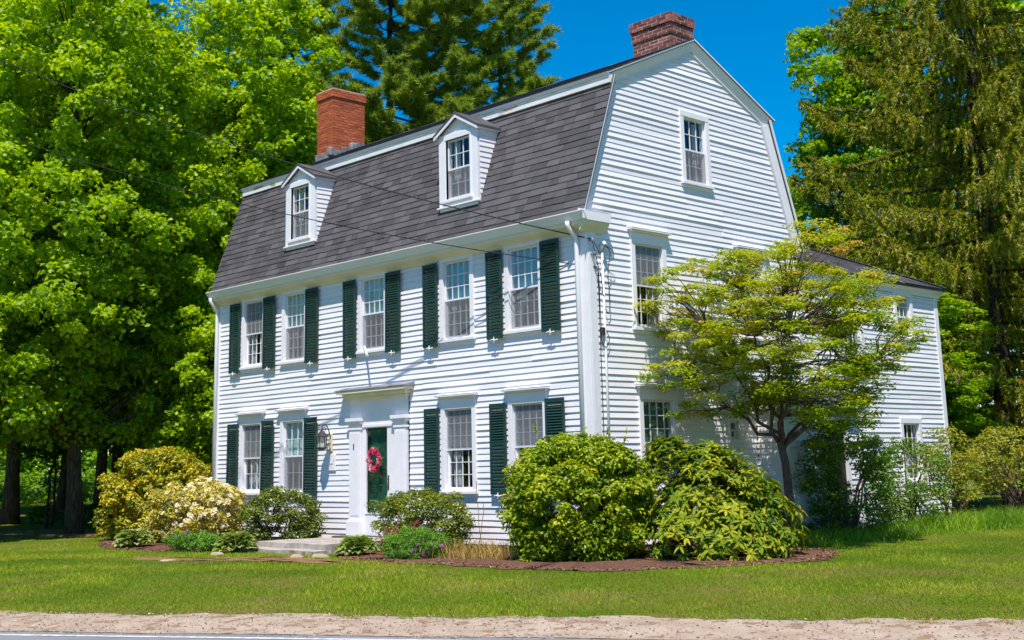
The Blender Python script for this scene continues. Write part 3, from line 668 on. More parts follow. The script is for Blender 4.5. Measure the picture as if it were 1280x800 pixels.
# white fascia at the gambrel break
mb = MB(); e0 = (up_foot[0] - u2[0]*0.003, up_foot[1] - u2[1]*0.003 - 0.002); mb.prism([e0, (e0[0] - nn2[0]*0.062, e0[1] - nn2[1]*0.062), (e0[0] - nn2[0]*0.062 - u2[0]*0.014, e0[1] - nn2[1]*0.062 - u2[1]*0.014), (e0[0] - u2[0]*0.014, e0[1] - u2[1]*0.014)], 0, RX0 + 0.004, RX1 - 0.004); mb.build('drip_edge', MT['trim'], house)
mb = MB(); mb.box((RX0 + 0.03, YB - 0.118, ZBK - 0.20), (RX1 - 0.01, YB - 0.03, ZBK - 0.035)); mb.build('fascia', MT['oldtrim'], house)

# rake boards on the gable: wide board on the wall, deck edge trim under the shingles
def offset_poly(pts, w):
    """strip of width w below the outline pts (in y,z)"""
    top = pts; bot = []
    for i, p in enumerate(pts):
        ns = []
        if i > 0: ns.append(slope_frame(pts[i-1], pts[i])[1])
        if i < len(pts) - 1: ns.append(slope_frame(pts[i], pts[i+1])[1])
        nx = sum(q[0] for q in ns); nz = sum(q[1] for q in ns); l_ = math.hypot(nx, nz); nx, nz = nx / l_, nz / l_
        cs = nx * ns[0][0] + nz * ns[0][1]; bot.append((p[0] - nx * w / cs, p[1] - nz * w / cs))
    return top, bot
def rake(p, q, w, x0, x1, cut0=0.0, cut1=0.0, m='trim', name='rake_board'):
    u_, n_, l_ = slope_frame(p, q)
    a = (p[0] + u_[0]*cut0 - n_[0]*0.052, p[1] + u_[1]*cut0 - n_[1]*0.052); b_ = (q[0] - u_[0]*cut1 - n_[0]*0.052, q[1] - u_[1]*cut1 - n_[1]*0.052)
    mb = MB(); mb.prism([a, b_, (b_[0] - n_[0]*w, b_[1] - n_[1]*w), (a[0] - n_[0]*w, a[1] - n_[1]*w)], 0, x0, x1); return mb.build(name, MT[m], house, bevel=0.004)
bl = (YB, ZBK - 0.02); rk = (YR, ZR + 0.055)
def cove(p, q, w, c0=0.0, c1=0.0):
    """Crown moulding along a rake: its face slopes back from the roof edge to the wall, with a bead below."""
    u_, n_, l_ = slope_frame(p, q); mb = MB()
    for sec in ([(0.0, 0.004), (0.128, 0.004), (0.132, 0.03), (0.112, 0.045), (0.03, w), (0.0, w)], [(0.0, w + 0.001), (0.042, w + 0.001), (0.042, w + 0.022), (0.0, w + 0.022)]):
        vs = []
        for c, off in ((p, c0), (q, -c1)):
            for x_, k_ in sec: vs.append((x_, c[0] + u_[0]*off - n_[0]*k_, c[1] + u_[1]*off - n_[1]*k_))
        m_ = len(sec); mb.add(vs, [tuple(range(m_)), tuple(range(2*m_-1, m_-1, -1))] + [(i, i + m_, (i+1) % m_ + m_, (i+1) % m_) for i in range(m_)])
    return mb.build('rake_moulding', MT['trim'], house)
cove(low_foot, bl, 0.15, 0.03, 0.0); cove(up_foot, rk, 0.24, 0.0, 0.0); cove(rk, mirror(up_foot), 0.24, 0.0, 0.0)
rake(mirror(bl), mirror(low_foot), 0.24, 0.0, 0.075, 0.08, 0.02)
def edge_trim(p, q):
    u_, n_, l_ = slope_frame(p, q); mb = MB(); t1 = 0.058
    mb.prism([(p[0] - n_[0]*0.004, p[1] - n_[1]*0.004), (q[0] - n_[0]*0.004, q[1] - n_[1]*0.004), (q[0] - n_[0]*t1, q[1] - n_[1]*t1), (p[0] - n_[0]*t1, p[1] - n_[1]*t1)], 0, 0.1115, 0.130)
    return mb.build('rake_moulding', MT['trim'], house)
edge_trim(mirror(bl), mirror(low_foot))

# the wing behind: hip roof
EX, EYB, EZ = 0.17, 12.42, 5.38; sl = 0.47; hw = 2.75
mb = MB(); apex = (EX - hw, EYB - hw, EZ + sl * hw)
bk = (EX - 2 * hw, EYB, EZ); v_ = [(EX, D_ + 0.02, EZ), (EX, EYB, EZ), apex, (EX - hw, D_ + 0.02, EZ + sl * hw), bk, (EX - 2 * hw, D_ + 0.02, EZ)]
v_ += [(x, y, z - 0.07) for x, y, z in v_]
mb.add(v_, [(0, 1, 2, 3), (1, 4, 2), (4, 5, 3, 2), (7, 6, 9, 8), (10, 7, 8), (11, 10, 8, 9), (0, 6, 7, 1), (1, 7, 10, 4)])
ell_roof = mb.build('roof', MT['shinglej'], house, tint=True)
rest = MB(); ang = math.atan(sl); se = exps * math.cos(ang); k = 0
while k * se < hw - 0.1:
    xx = EX + 0.02 - k * se; zz = EZ + k * se * sl; y = D_ + 0.03
    while y < EYB - k * se + 0.02 - 0.15:
        w_ = random.choice(widths); y1 = min(y + w_, EYB - k * se + 0.02); dx = -exps * 1.1 * math.cos(ang); dz = exps * 1.1 * math.sin(ang)
        rest.add([(xx, y, zz + 0.004), (xx, y1 - 0.004, zz + 0.004), (xx, y, zz + 0.02), (xx, y1 - 0.004, zz + 0.02), (xx + dx, y, zz + dz + 0.006), (xx + dx, y1 - 0.004, zz + dz + 0.006)], [(0, 1, 3, 2), (2, 3, 5, 4)], random.random()); y = y1
    k += 1
rest.bar((EX + 0.02, EYB, EZ + 0.025), (apex[0], apex[1], apex[2] + 0.03), 0.2, 0.02, t=0.3)
rest.build('shingles', MT['shinglej'], ell_roof, tint=True, kind='stuff')
mb = MB(); mb.box((0.036, D_ + 0.07, 5.16), (0.058, 12.36, 5.29)); mb.prism([(0.058, 5.24), (0.165, 5.30), (0.165, 5.325), (0.058, 5.325)], 1, D_ + 0.07, 12.40); mb.build('cornice', MT['trim'], house)
mb = MB(); mb.tube([(-0.02, D_ + 0.15, 5.55), (-0.5, D_ + 0.45, 5.74), (-1.2, D_ + 1.0, 6.06)], 0.035, 6); mb.build('valley_flashing', MT['iron'], house)

# dormers
def dormer(cx):
    yf = 0.0; x0, x1 = cx - DW / 2, cx + DW / 2; zb, ze, zp = 6.47, 7.93, 8.25
    ysl = lambda z: low_foot[0] + (z - low_foot[1]) * u[0] / u[1]
    mb = MB()                                                         # face frame round the window opening
    wx0, wx1, wz0, wz1 = cx - 0.35, cx + 0.35, 6.61, 7.80
    mb.box((x0, yf, zb), (wx0, yf + 0.06, ze)); mb.box((wx1, yf, zb), (x1, yf + 0.06, ze)); mb.box((wx0, yf + 0.001, zb), (wx1, yf + 0.06, wz0)); mb.box((wx0, yf + 0.001, wz1), (wx1, yf + 0.06, ze))
    mb.prism([(x0, ze), (x1, ze), (cx, zp)], 1, yf + 0.03, yf + 0.08)
    dm = mb.build('dormer', MT['trim'], house, bevel=0.004)
    for sx in (x1, x0):                                               # cheeks: boards running back to the slope
        z = zb + 0.02; first = True
        sg = 1 if sx == x1 else -1
        while z < ze - 0.01:
            zt = min(z + EXP * 0.98, ze); yb0, yb1 = ysl(z) + 0.03, ysl(zt) + 0.03
            if yb1 > yf + 0.09:
                b = MB(); b.add([(sx, yf + 0.061, z), (sx + sg*0.0175, yf + 0.061, z), (sx + sg*0.002, yf + 0.061, zt + 0.003), (sx, yf + 0.061, zt + 0.003),
                                 (sx, max(yb0, yf + 0.07), z), (sx + sg*0.0175, max(yb0, yf + 0.07), z), (sx + sg*0.002, yb1, zt + 0.003), (sx, yb1, zt + 0.003)],
                                [(0, 1, 2, 3), (4, 7, 6, 5), (0, 4, 5, 1), (1, 5, 6, 2), (2, 6, 7, 3), (3, 7, 4, 0)])
                b.build('clapboard', MT['clap'], dm)
            z += EXP * 0.98
    ov = 0.075; mb = MB(); sp = (zp - ze) / (DW / 2); e = DW / 2 + 0.09
    for sg in (1, -1):
        a = (cx + sg * e, zp + 0.02 - sp * e); mb.prism([(cx, zp + 0.02), a, (a[0], a[1] + 0.045), (cx, zp + 0.065)], 1, yf - ov, 1.05)
    mb.build('dormer_roof', MT['shinglej'], dm, tint=True)
    mb = MB()                                                         # raking trim under the little roof, soffit strips along the cheeks
    for sg in (1, -1):
        a = (cx + sg * (e - 0.01), zp + 0.018 - sp * (e - 0.01)); mb.prism([(cx, zp + 0.018), a, (a[0], a[1] - 0.06), (cx, zp - 0.045)], 1, yf - ov + 0.006, yf - ov + 0.03)
        mb.box((cx + sg * (DW / 2 + 0.019), yf - ov + 0.031, ze - 0.06), (cx + sg * (e - 0.012), ysl(ze) + 0.05, ze - 0.035))
    mb.build('rake_trim', MT['trim'], dm)
    mb = MB(); mb.box((x0 - 0.03, yf - 0.04, zb - 0.035), (x1 + 0.03, yf + 0.07, zb - 0.002)); mb.box((x0 + 0.01, yf + 0.005, zb - 0.09), (x1 - 0.01, yf + 0.08, zb - 0.036)); mb.build('dormer_sill', MT['trim'], dm, bevel=0.004)
    mb = MB(); mb.box((x0 + 0.02, yf + 0.09, zb - 0.12), (x1 - 0.02, yf + 0.10, zb - 0.05)); mb.build('flashing', MT['lead'], dm)
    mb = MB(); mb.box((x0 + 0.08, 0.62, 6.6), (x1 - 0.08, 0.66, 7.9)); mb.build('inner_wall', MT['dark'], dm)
    window((wx0, wz0, wx1 - wx0, wz1 - wz0, 3, 2, 0, None, 'gap'), 0, (0, yf + 0.035, 0), casing=0.05, screen='L')
for cx, _ in DORM: dormer(cx)

# clapboards: the 300 largest are parts of their wall, the offcuts stay joined per wall
board_pool.sort(key=lambda b: -b[0])
left = {}
for i, (a, mb, w) in enumerate(board_pool):
    if i < 300: mb.build('clapboard', MT['clap'], w)
    else: left.setdefault(w.name, (w, MB()))[1].add(mb.v, mb.f)
for w, mb in left.values(): mb.build('clapboards', MT['clap'], w, kind='stuff')

# chimneys
BLn, BWd, BHt, MG = 0.203, 0.095, 0.056, 0.014
def chimney(x0, x1, y0, y1, z0, z1, matb, matj, mm, corb):
    core = MB(); core.box((x0 + 0.0035, y0 + 0.0035, z0), (x1 - 0.0035, y1 - 0.0035, z1 - 0.03)); 
    n_all = int((z1 - z0) / (BHt + MG)); k0 = 0
    for e_, grp in [(e_, [i for i, q in enumerate(corb) if q == e_]) for e_ in sorted(set(corb))]:
        core.box((x0 - e_ + 0.0035, y0 - e_ + 0.0035, z0 + (n_all - 1 - max(grp)) * (BHt + MG) + 0.002), (x1 + e_ - 0.0035, y1 + e_ - 0.0035, z0 + (n_all - min(grp)) * (BHt + MG) - MG - 0.004))
    ch = core.build('chimney', MT[mm], house)
    memo = {}; far = MB()
    n_c = int((z1 - z0) / (BHt + MG))
    def bmesh_(w, d):
        k = (round(w, 3), round(d, 3))
        if k not in memo:
            b = MB(); b.box((0, 0, 0), (w, d, BHt)); memo[k] = b.mesh('brick', MT[matb])
        return memo[k]
    for c in range(n_c):
        z = z0 + c * (BHt + MG); top = n_c - 1 - c
        e = corb[top] if top < len(corb) else 0.0
        X0, X1, Y0, Y1 = x0 - e, x1 + e, y0 - e, y1 + e
        for side in range(4):
            lead = (c + side // 2) % 2 == 0                           # which end of this row owns its corner
            lo_, hi_ = (X0, X1) if side % 2 == 0 else (Y0, Y1)
            a0, a1 = (lo_, hi_ - BWd - MG) if lead else (lo_ + BWd + MG, hi_)
            n_ = max(1, round((a1 - a0) / (BLn + MG))); w = (a1 - a0 - MG * (n_ - 1)) / n_
            for i in range(n_):
                a = a0 + i * (w + MG); j = random.uniform(-0.003, 0.003)
                if side == 0: p, dm = (a, Y0 + j, z), (w, BWd)
                elif side == 1: p, dm = (X1 - BWd + j, a, z), (BWd, w)
                elif side == 2: p, dm = (a, Y1 - BWd, z), (w, BWd)
                else: p, dm = (X0, a, z), (BWd, w)
                if side < 2: link('brick', bmesh_(*dm), ch, p)
                else: far.box(p, (p[0] + dm[0], p[1] + dm[1], p[2] + BHt), random.random())
    far.build('bricks', MT[matj], ch, tint=True, kind='stuff')
    cp = MB(); e = corb[0] if corb else 0; cp.box((x0 - e + 0.02, y0 - e + 0.02, z1 - 0.035), (x1 + e - 0.02, y1 + e - 0.02, z1 - 0.012)); cp.build('mortar_cap', MT['mortar'], ch)
    return ch
chimney(-1.17, -0.20, 2.88, 3.56, 8.95, 10.22, 'brick2', 'brick2j', 'mortar', [0.05, 0.05, 0.05, 0.022, 0.022, 0.022])
lc = chimney(-11.93, -11.22, 2.70, 3.72, 9.20, 11.26, 'brick', 'brickj', 'mortar2', [0.03, 0.03, 0.03])
mb = MB()                                                             # lead flashing, stepped up the sides
mb.box((-11.96, 2.66, 9.25), (-11.19, 2.69, 9.56))
for k in range(4): mb.box((-11.205, 2.70 + k * 0.25, 9.25), (-11.185, 2.93 + k * 0.25, 9.60 + 0.10 * k))
mb.build('flashing', MT['lead'], lc)
mb = MB(); mb.box((-11.26, 2.52, 9.38), (-11.08, 2.64, 9.62)); mb.build('flashing', MT['lead'], lc, bevel=0.03)
mb = MB(); mb.box((-11.12, 3.1, 9.5), (-10.95, 3.3, 9.80)); mb.build('flashing', MT['lead'], lc, bevel=0.03)

# front entrance
mb = MB()
mb.box((-6.36, -0.03, 2.36), (-5.27, -0.008, 2.94)); mb.box((-6.78, -0.036, 2.50), (-6.361, -0.006, 2.94)); mb.box((-5.269, -0.036, 2.50), (-4.88, -0.006, 2.94))
mb.box((-6.36, -0.05, 2.30), (-5.27, 0.0, 2.358))
ent = mb.build('door_surround', MT['trim'], house, bevel=0.004)
for x0, x1 in ((-6.745, -6.375), (-5.255, -4.905)):
    mb = MB(); mb.box((x0, -0.085, 0.48), (x1, 0.0, 2.26)); mb.box((x0 + 0.05, -0.092, 0.55), (x1 - 0.05, -0.086, 2.20))
    mb.box((x0 - 0.045, -0.125, 0.155), (x1 + 0.045, 0.0, 0.44)); mb.box((x0 - 0.022, -0.105, 0.44), (x1 + 0.022, 0.0, 0.48))
    mb.box((x0 - 0.02, -0.10, 2.26), (x1 + 0.02, 0.0, 2.30)); mb.box((x0 + 0.01, -0.095, 2.30), (x1 - 0.01, 0, 2.37)); mb.box((x0 - 0.035, -0.125, 2.37), (x1 + 0.035, 0, 2.43)); mb.box((x0 - 0.06, -0.15, 2.43), (x1 + 0.06, 0.0, 2.50))
    mb.build('pilaster', MT['trim'], ent, bevel=0.005)
mb = MB()
for e, z0, z1, dp in ((0.0, 2.86, 2.92, 0.10), (0.05, 2.92, 2.99, 0.17), (0.14, 2.99, 3.05, 0.27)): mb.box((-6.82 - e, -dp, z0), (-4.86 + e, 0.0, z1))
mb.build('hood', MT['soffit'], ent, bevel=0.006)
mb = MB(); mb.prism([(0, 3.052), (-0.285, 3.052), (-0.285, 3.068), (0, 3.14)], 0, -6.99, -4.69); mb.build('hood_flashing', MT['lead'], ent)
# storm door with a full glass pane, green door behind it
mb = MB(); mb.box((-6.36, -0.03, 0.15), (-6.252, 0.03, 2.30)); mb.box((-5.555, -0.03, 0.15), (-5.27, 0.03, 2.30)); mb.box((-6.252, -0.03, 0.16), (-5.555, 0.028, 0.595)); mb.box((-6.252, -0.03, 2.285), (-5.555, 0.028, 2.30))
mb.box((-6.27, -0.045, 0.585), (-5.54, -0.031, 0.61)); dr = mb.build('storm_door', MT['trim'], house, bevel=0.004)
pm = MB(); pm.box((-6.25, -0.004, 0.597), (-5.557, 0.0, 2.284)); pm.build('glass', MT['glass'], dr)
mb = MB(); mb.box((-6.3, 0.09, 0.16), (-5.5, 0.13, 2.35))
mb.box((-6.17, 0.075, 0.75), (-5.95, 0.089, 1.28)); mb.box((-5.86, 0.075, 0.75), (-5.64, 0.089, 1.28)); mb.box((-6.17, 0.075, 1.46), (-5.95, 0.089, 2.15)); mb.box((-5.86, 0.075, 1.46), (-5.64, 0.089, 2.15)); dgr = mb.build('front_door', MT['doorgreen'], house, bevel=0.006)
mb = MB(); mb.box((-6.08, 0.066, 1.35), (-5.72, 0.074, 1.39)); mb.build('mail_slot', MT['iron'], dgr)
mb = MB(); mb.tube([(-5.51, -0.03, 1.10), (-5.51, -0.075, 1.12), (-5.51, -0.08, 1.25), (-5.51, -0.03, 1.28)], 0.012, 6); mb.box((-5.53, -0.036, 1.05), (-5.49, -0.031, 1.34)); mb.build('handle', MT['iron'], dr)
mb = MB(); mb.box((-6.59, -0.098, 1.86), (-6.56, -0.0925, 1.98)); mb.build('doorbell', MT['iron'], ent)

# side entry: shallow vestibule with a shed roof
vy0, vy1, vx = 4.66, 7.28, 0.62
def vside(a0, a1, zt, rot, O, ops): return make_wall_small(lambda z: (a0, a1), ZB, zt, ops, rot, O)
def make_wall_small(rf, z0, z1, ops, rot, O):
    pcs, back = wall_boards(None, rf, z0, z1, ops, 0.001); w = back.build('wall', MT['trim'], house, O, rot); j = MB()
    for a, mb in pcs: j.add(mb.v, mb.f)
    j.build('clapboards', MT['clap'], w, kind='stuff'); return w
vside(vy0 + 0.09, vy1 - 0.09, 2.45, H, (vx, 0, 0), [(5.95, 6.75, 0.1, 2.2)])
vside(0.03, vx - 0.09, 2.45, 0, (0, vy0, 0), []); mb = MB(); mb.box((0.02, vy1 - 0.04, 0.08), (vx - 0.01, vy1, 2.5)); mb.build('wall', MT['clap'], house)
mb = MB(); mb.box((vx - 0.09, vy0 - 0.03, 0.06), (vx + 0.03, vy0 - 0.001, 2.5)); mb.box((vx + 0.0, vy0 + 0.0, 0.06), (vx + 0.032, vy0 + 0.09, 2.5)); mb.box((vx, vy1 - 0.09, 0.06), (vx + 0.032, vy1 + 0.03, 2.5))
mb.box((vx, 5.83, 0.1), (vx + 0.045, 5.95, 2.2)); mb.box((vx, 6.75, 0.1), (vx + 0.045, 6.87, 2.2)); mb.box((vx, 5.83, 2.2), (vx + 0.046, 6.87, 2.34)); mb.build('corner_board', MT['trim'], house)
mb = MB(); mb.box((vx - 0.06, 5.95, 0.1), (vx - 0.02, 6.75, 2.2)); d2 = mb.build('side_door', MT['dark'], house)
mb = MB(); mb.box((vx - 0.02, 6.06, 1.15), (vx - 0.012, 6.64, 2.06)); mb.build('glass', MT['glass'], d2)
mb = MB(); mb.prism([(0.02, 2.95), (vx + 0.22, 2.56), (vx + 0.22, 2.50), (0.02, 2.87)], 1, vy0 - 0.15, vy1 + 0.15); er = mb.build('roof', MT['shinglej'], house, tint=True)
rest = MB()
for k in range(6):
    x = vx + 0.23 - k * 0.135; z = 2.565 + k * 0.135 * 0.488; y = vy0 - 0.16
    while y < vy1 + 0.1: w_ = random.choice(widths); rest.add([(x, y, z), (x, y + w_ - 0.004, z), (x, y, z + 0.016), (x, y + w_ - 0.004, z + 0.016), (x - 0.15, y, z + 0.08), (x - 0.15, y + w_ - 0.004, z + 0.08)], [(0, 1, 3, 2), (2, 3, 5, 4)], random.random()); y += w_
rest.build('shingles', MT['shinglej'], er, tint=True, kind='stuff')
mb = MB(); mb.box((0.02, vy0 - 0.10, 2.42), (vx + 0.16, vy0 - 0.04, 2.50)); mb.box((vx + 0.10, vy0 - 0.038, 2.40), (vx + 0.16, vy1 + 0.1, 2.50)); mb.build('fascia', MT['trim'], house)

# service entrance on the corner: conduit, weather head, insulators
mb = MB(); mb.tube([(0.05, 0.335, 1.0), (0.05, 0.335, 5.12)], 0.022, 8); mb.tube([(0.05, 0.335, 5.10), (0.05, 0.335, 5.2), (0.09, 0.335, 5.25), (0.14, 0.33, 5.19)], 0.04, 8); mb.build('conduit', MT['gutter'], house, smooth=True)
for z_, y_ in ((5.25, 0.02), (4.78, 0.14), (5.02, 0.06)):
    mb = MB(); mb.tube([(0.03, y_, z_), (0.13, y_, z_)], 0.014, 6); mb.lathe([(0.014, -0.035), (0.028, -0.024), (0.02, 0.0), (0.028, 0.024), (0.014, 0.035)], (0.12, y_, z_), 8); mb.build('insulator', MT['lead'], house, smooth=True)
mb = MB(); mb.box((0.04, 0.22, 3.62), (0.10, 0.29, 3.75)); mb.build('junction_box', MT['iron'], house)
# flag pole socket under the third upper window
mb = MB(); mb.tube([(-6.30, -0.03, 3.95), (-6.10, -0.14, 3.86), (-5.86, -0.30, 3.72)], 0.022, 6); mb.lathe([(0.02, -0.03), (0.035, 0.0), (0.02, 0.03)], (-5.85, -0.305, 3.715), 8); mb.build('flag_pole_stub', MT['trim'], house)

# ------------------------------------------------------------------ wires
def cable(name, pts, r_, label, cat='cable', group=None):
    mb = MB(); mb.tube(pts, r_, 6); o = mb.build(name, MT['cable'], smooth=True, label=label, category=cat)
    return o
def sag(p, q, s, n_=40):
    p, q = Vector(p), Vector(q); return [p.lerp(q, i / n_) - Vector((0, 0, s * 4 * (i / n_) * (1 - i / n_))) for i in range(n_ + 1)]
cable('power_cable', sag((0.13, 0.02, 5.26), (-15.9, -5.5, 12.1), 0.42), 0.011, 'upper black overhead cable running from the house corner over the left dormer')
cable('telephone_cable', sag((0.13, 0.14, 4.78), (-17.5, -4.8, 10.6), 0.45), 0.009, 'lower thin black cable sagging across the roof and upper right window')
def loop(pts, n_=60):
    """smooth curve through points (Catmull-Rom)"""
    P = [Vector(p) for p in pts]; P = [P[0]] + P + [P[-1]]; out = []
    for i in range(1, len(P) - 2):
        for k in range(8):
            t = k / 8; a, b_, c, d = P[i-1], P[i], P[i+1], P[i+2]
            out.append(0.5 * ((2*b_) + (c - a)*t + (2*a - 5*b_ + 4*c - d)*t*t + (3*b_ - a - 3*c + d)*t**3))
    return out + [P[-1]]
mb = MB()
for pts in ([(0.13, 0.02, 5.25), (0.15, 0.10, 5.12), (0.13, 0.2, 5.02), (0.14, 0.33, 5.19)], [(0.12, 0.02, 5.24), (0.12, 0.10, 4.95), (0.10, 0.24, 4.6), (0.07, 0.30, 4.35), (0.07, 0.33, 4.3)],
            [(0.14, 0.33, 5.18), (0.16, 0.42, 5.05), (0.13, 0.38, 4.7), (0.09, 0.45, 4.2), (0.07, 0.42, 4.0), (0.06, 0.36, 4.1)], [(0.14, 0.34, 5.17), (0.16, 0.5, 5.1), (0.15, 0.5, 4.95), (0.1, 0.36, 4.9)],
            [(0.12, 0.14, 4.78), (0.07, 0.21, 4.6), (0.06, 0.22, 4.2), (0.06, 0.235, 3.7)], [(0.06, 0.24, 3.65), (0.06, 0.23, 3.5), (0.07, 0.33, 3.42), (0.07, 0.42, 3.55), (0.07, 0.35, 3.7)], [(0.12, 0.06, 5.0), (0.06, 0.19, 4.85), (0.05, 0.21, 4.0), (0.05, 0.205, 1.2)]):
    mb.tube(loop(pts), 0.007, 5)
mb.build('service_cable_loops', MT['cable'], smooth=True, label='tangle of thin black wires looped on the gable beside the front corner', category='wires')

# ------------------------------------------------------------------ things at the door
def rot_leaves(n, c, r): pass
wr = thing('wreath', 'round pink and red flower wreath hanging on the green front door', 'wreath', (-5.905, -0.05, 1.65))
mb = MB(); mb.tube([(0.155 * math.cos(a), 0, 0.19 * math.sin(a)) for a in np.linspace(0, 2 * math.pi, 25)], 0.03, 6, cap=False); mb.build('ring', MT['barkdark'], wr)
nf = 60; ang_ = (np.arange(nf) + rng.random(nf) * 0.8) * 6.283 / nf; cs = np.stack([np.cos(ang_) * (0.155 + rng.normal(size=nf) * 0.02), -0.03 + rng.normal(size=nf) * 0.012, np.sin(ang_) * (0.19 + rng.normal(size=nf) * 0.02)], 1)
per = 23; idx = np.repeat(np.arange(nf), per); d = unit(nf * per); d[:, 1] = -np.abs(d[:, 1]) * 0.8; d = norm(d)
me = leaf_mesh('flowers', cs[idx] + d * 0.012, d, norm(np.cross(d, unit(len(d)))), 0.045, 0.05, (rng.random(nf) ** 1.2)[idx] * 0.8 + rng.random(len(idx)) * 0.2, LM['wreath']); link('flowers', me, wr)
lv = 60; a_ = rng.random(lv) * 6.283; P = np.stack([np.cos(a_) * 0.165, np.full(lv, -0.012), np.sin(a_) * 0.20], 1); T = norm(np.stack([np.cos(a_), rng.normal(size=lv) * 0.2, np.sin(a_)], 1) + unit(lv) * 0.5)
link('leaves', leaf_mesh('leaves', P, T, np.tile([0., -1., 0.2], (lv, 1)), 0.075, 0.03, rng.random(lv), LM['fresh']), wr)

ln = thing('wall_lantern', 'black iron scroll lantern on the wall left of the front door', 'lantern', (-7.44, 0.0, 1.9))
mb = MB(); mb.box((-0.05, -0.05, -0.05), (0.05, -0.018, 0.33)); mb.build('backplate', MT['cream'], ln, bevel=0.012)
lx, ly = 0.0, -0.27
mb = MB(); mb.tube(loop([(0, -0.05, 0.22), (0, -0.10, 0.40), (0, -0.18, 0.50), (0, -0.26, 0.47), (0, -0.27, 0.40)]), 0.012, 6)
mb.tube([(0, -0.21 + 0.055 * math.cos(a) * (1 - a / 14), 0.40 + 0.055 * math.sin(a) * (1 - a / 14)) for a in np.linspace(0, 9, 26)], 0.008, 5)
mb.tube([(0, -0.05, 0.12), (0, -0.16, 0.10), (0, -0.2, 0.13)], 0.01, 5); mb.build('arm', MT['iron'], ln, smooth=True)
mb = MB(); mb.lathe([(0.02, 0.40), (0.035, 0.375), (0.06, 0.35), (0.125, 0.29), (0.155, 0.265), (0.155, 0.25), (0.11, 0.25)], (lx, ly, 0), 8); mb.build('roof', MT['iron'], ln)
mb = MB()
for k in range(6):
    a = k * math.pi / 3; mb.tube([(lx + 0.095 * math.cos(a), ly + 0.095 * math.sin(a), 0.03), (lx + 0.105 * math.cos(a), ly + 0.105 * math.sin(a), 0.25)], 0.008, 4)
mb.lathe([(0.03, -0.03), (0.085, 0.0), (0.11, 0.02), (0.11, 0.04), (0.07, 0.04)], (lx, ly, 0), 8); mb.build('cage', MT['iron'], ln)
for k in range(6):
    mb = MB(); a, b_ = k * math.pi / 3, (k + 1) * math.pi / 3; mb.add([(lx + 0.088 * math.cos(a), ly + 0.088 * math.sin(a), 0.04), (lx + 0.088 * math.cos(b_), ly + 0.088 * math.sin(b_), 0.04), (lx + 0.098 * math.cos(b_), ly + 0.098 * math.sin(b_), 0.25), (lx + 0.098 * math.cos(a), ly + 0.098 * math.sin(a), 0.25)], [(0, 1, 2, 3)]); mb.build('pane', MT['frost'], ln)

pq = thing('house_plaque', 'small white rectangular plaque below the wall lantern', 'plaque', (-7.41, -0.02, 1.455))
mb = MB(); mb.box((-0.13, -0.022, 0), (0.13, 0, 0.34)); mb.build('board', MT['trim'], pq, bevel=0.008)
mb = MB()
mb.tube([(0.02 + 0.035 * math.cos(a), -0.024, 0.11 + 0.04 * math.sin(a)) for a in np.linspace(0.8, 4.2, 10)], 0.007, 4); mb.tube([(-0.06, -0.024, 0.12), (-0.03, -0.024, 0.15)], 0.007, 4); mb.tube([(0.075, -0.024, 0.20), (0.085, -0.024, 0.22)], 0.007, 4); mb.tube([(-0.085, -0.024, 0.2), (-0.07, -0.024, 0.215)], 0.007, 4)
mb.build('painted_mark', MT['shadegrey'], pq)

st = thing('front_steps', 'weathered granite slab steps below the front door', 'steps', (-5.7, 0, 0))
def rough_slab(name, x0, x1, y0, y1, z0, z1, parent):
    nx, ny = 16, 12; V = []; mb = MB()
    g = lambda x, y: z1 + 0.006 * math.sin(x * 5 + y * 3) + random.uniform(-0.003, 0.003)
    X = np.linspace(x0, x1, nx + 1); Y = np.linspace(y0, y1, ny + 1)
    vs = []; 
    for i in range(nx + 1):
        for j in range(ny + 1):
            ex = random.uniform(-0.012, 0.012) if i in (0, nx) else 0; ey = random.uniform(-0.014, 0.014) if j == 0 else 0
            vs.append((X[i] + ex, Y[j] + ey, g(X[i], Y[j])))
    fs = [(i*(ny+1)+j, (i+1)*(ny+1)+j, (i+1)*(ny+1)+j+1, i*(ny+1)+j+1) for i in range(nx) for j in range(ny)]
    o = len(vs); ring = [i*(ny+1) for i in range(nx+1)] + [nx*(ny+1)+j for j in range(1, ny+1)] + [i*(ny+1)+ny for i in range(nx-1, -1, -1)] + [j for j in range(ny-1, 0, -1)]
    for q in ring: vs.append((vs[q][0] + random.uniform(-0.006, 0.006), vs[q][1] + random.uniform(-0.012, 0.004), z0))
    n_ = len(ring)
    for k in range(n_): fs.append((ring[k], o + k, o + (k+1) % n_, ring[(k+1) % n_]))
    mb.add(vs, fs); return mb.build(name, MT['stone'], parent)
rough_slab('tread', -1.12, 1.15, -2.25, -0.13, -0.02, 0.155, st); rough_slab('tread', -1.35, 1.3, -2.62, -2.22, -0.1, 0.06, st)
mb = MB()
for k in range(14): mb.tube([(0.36 * math.cos(a) * (k + 1) / 14, 0.22 * math.sin(a) * (k + 1) / 14, 0.006 + 0.004 * (k % 2)) for a in np.linspace(0, 2 * math.pi, 21)], 0.014, 4, cap=False)
o = mb.build('doormat', MT['mat'], None, (-6.2, -0.55, 0.162)); o['label'] = 'dark brown doormat on the granite step at the door'; o['category'] = 'doormat'

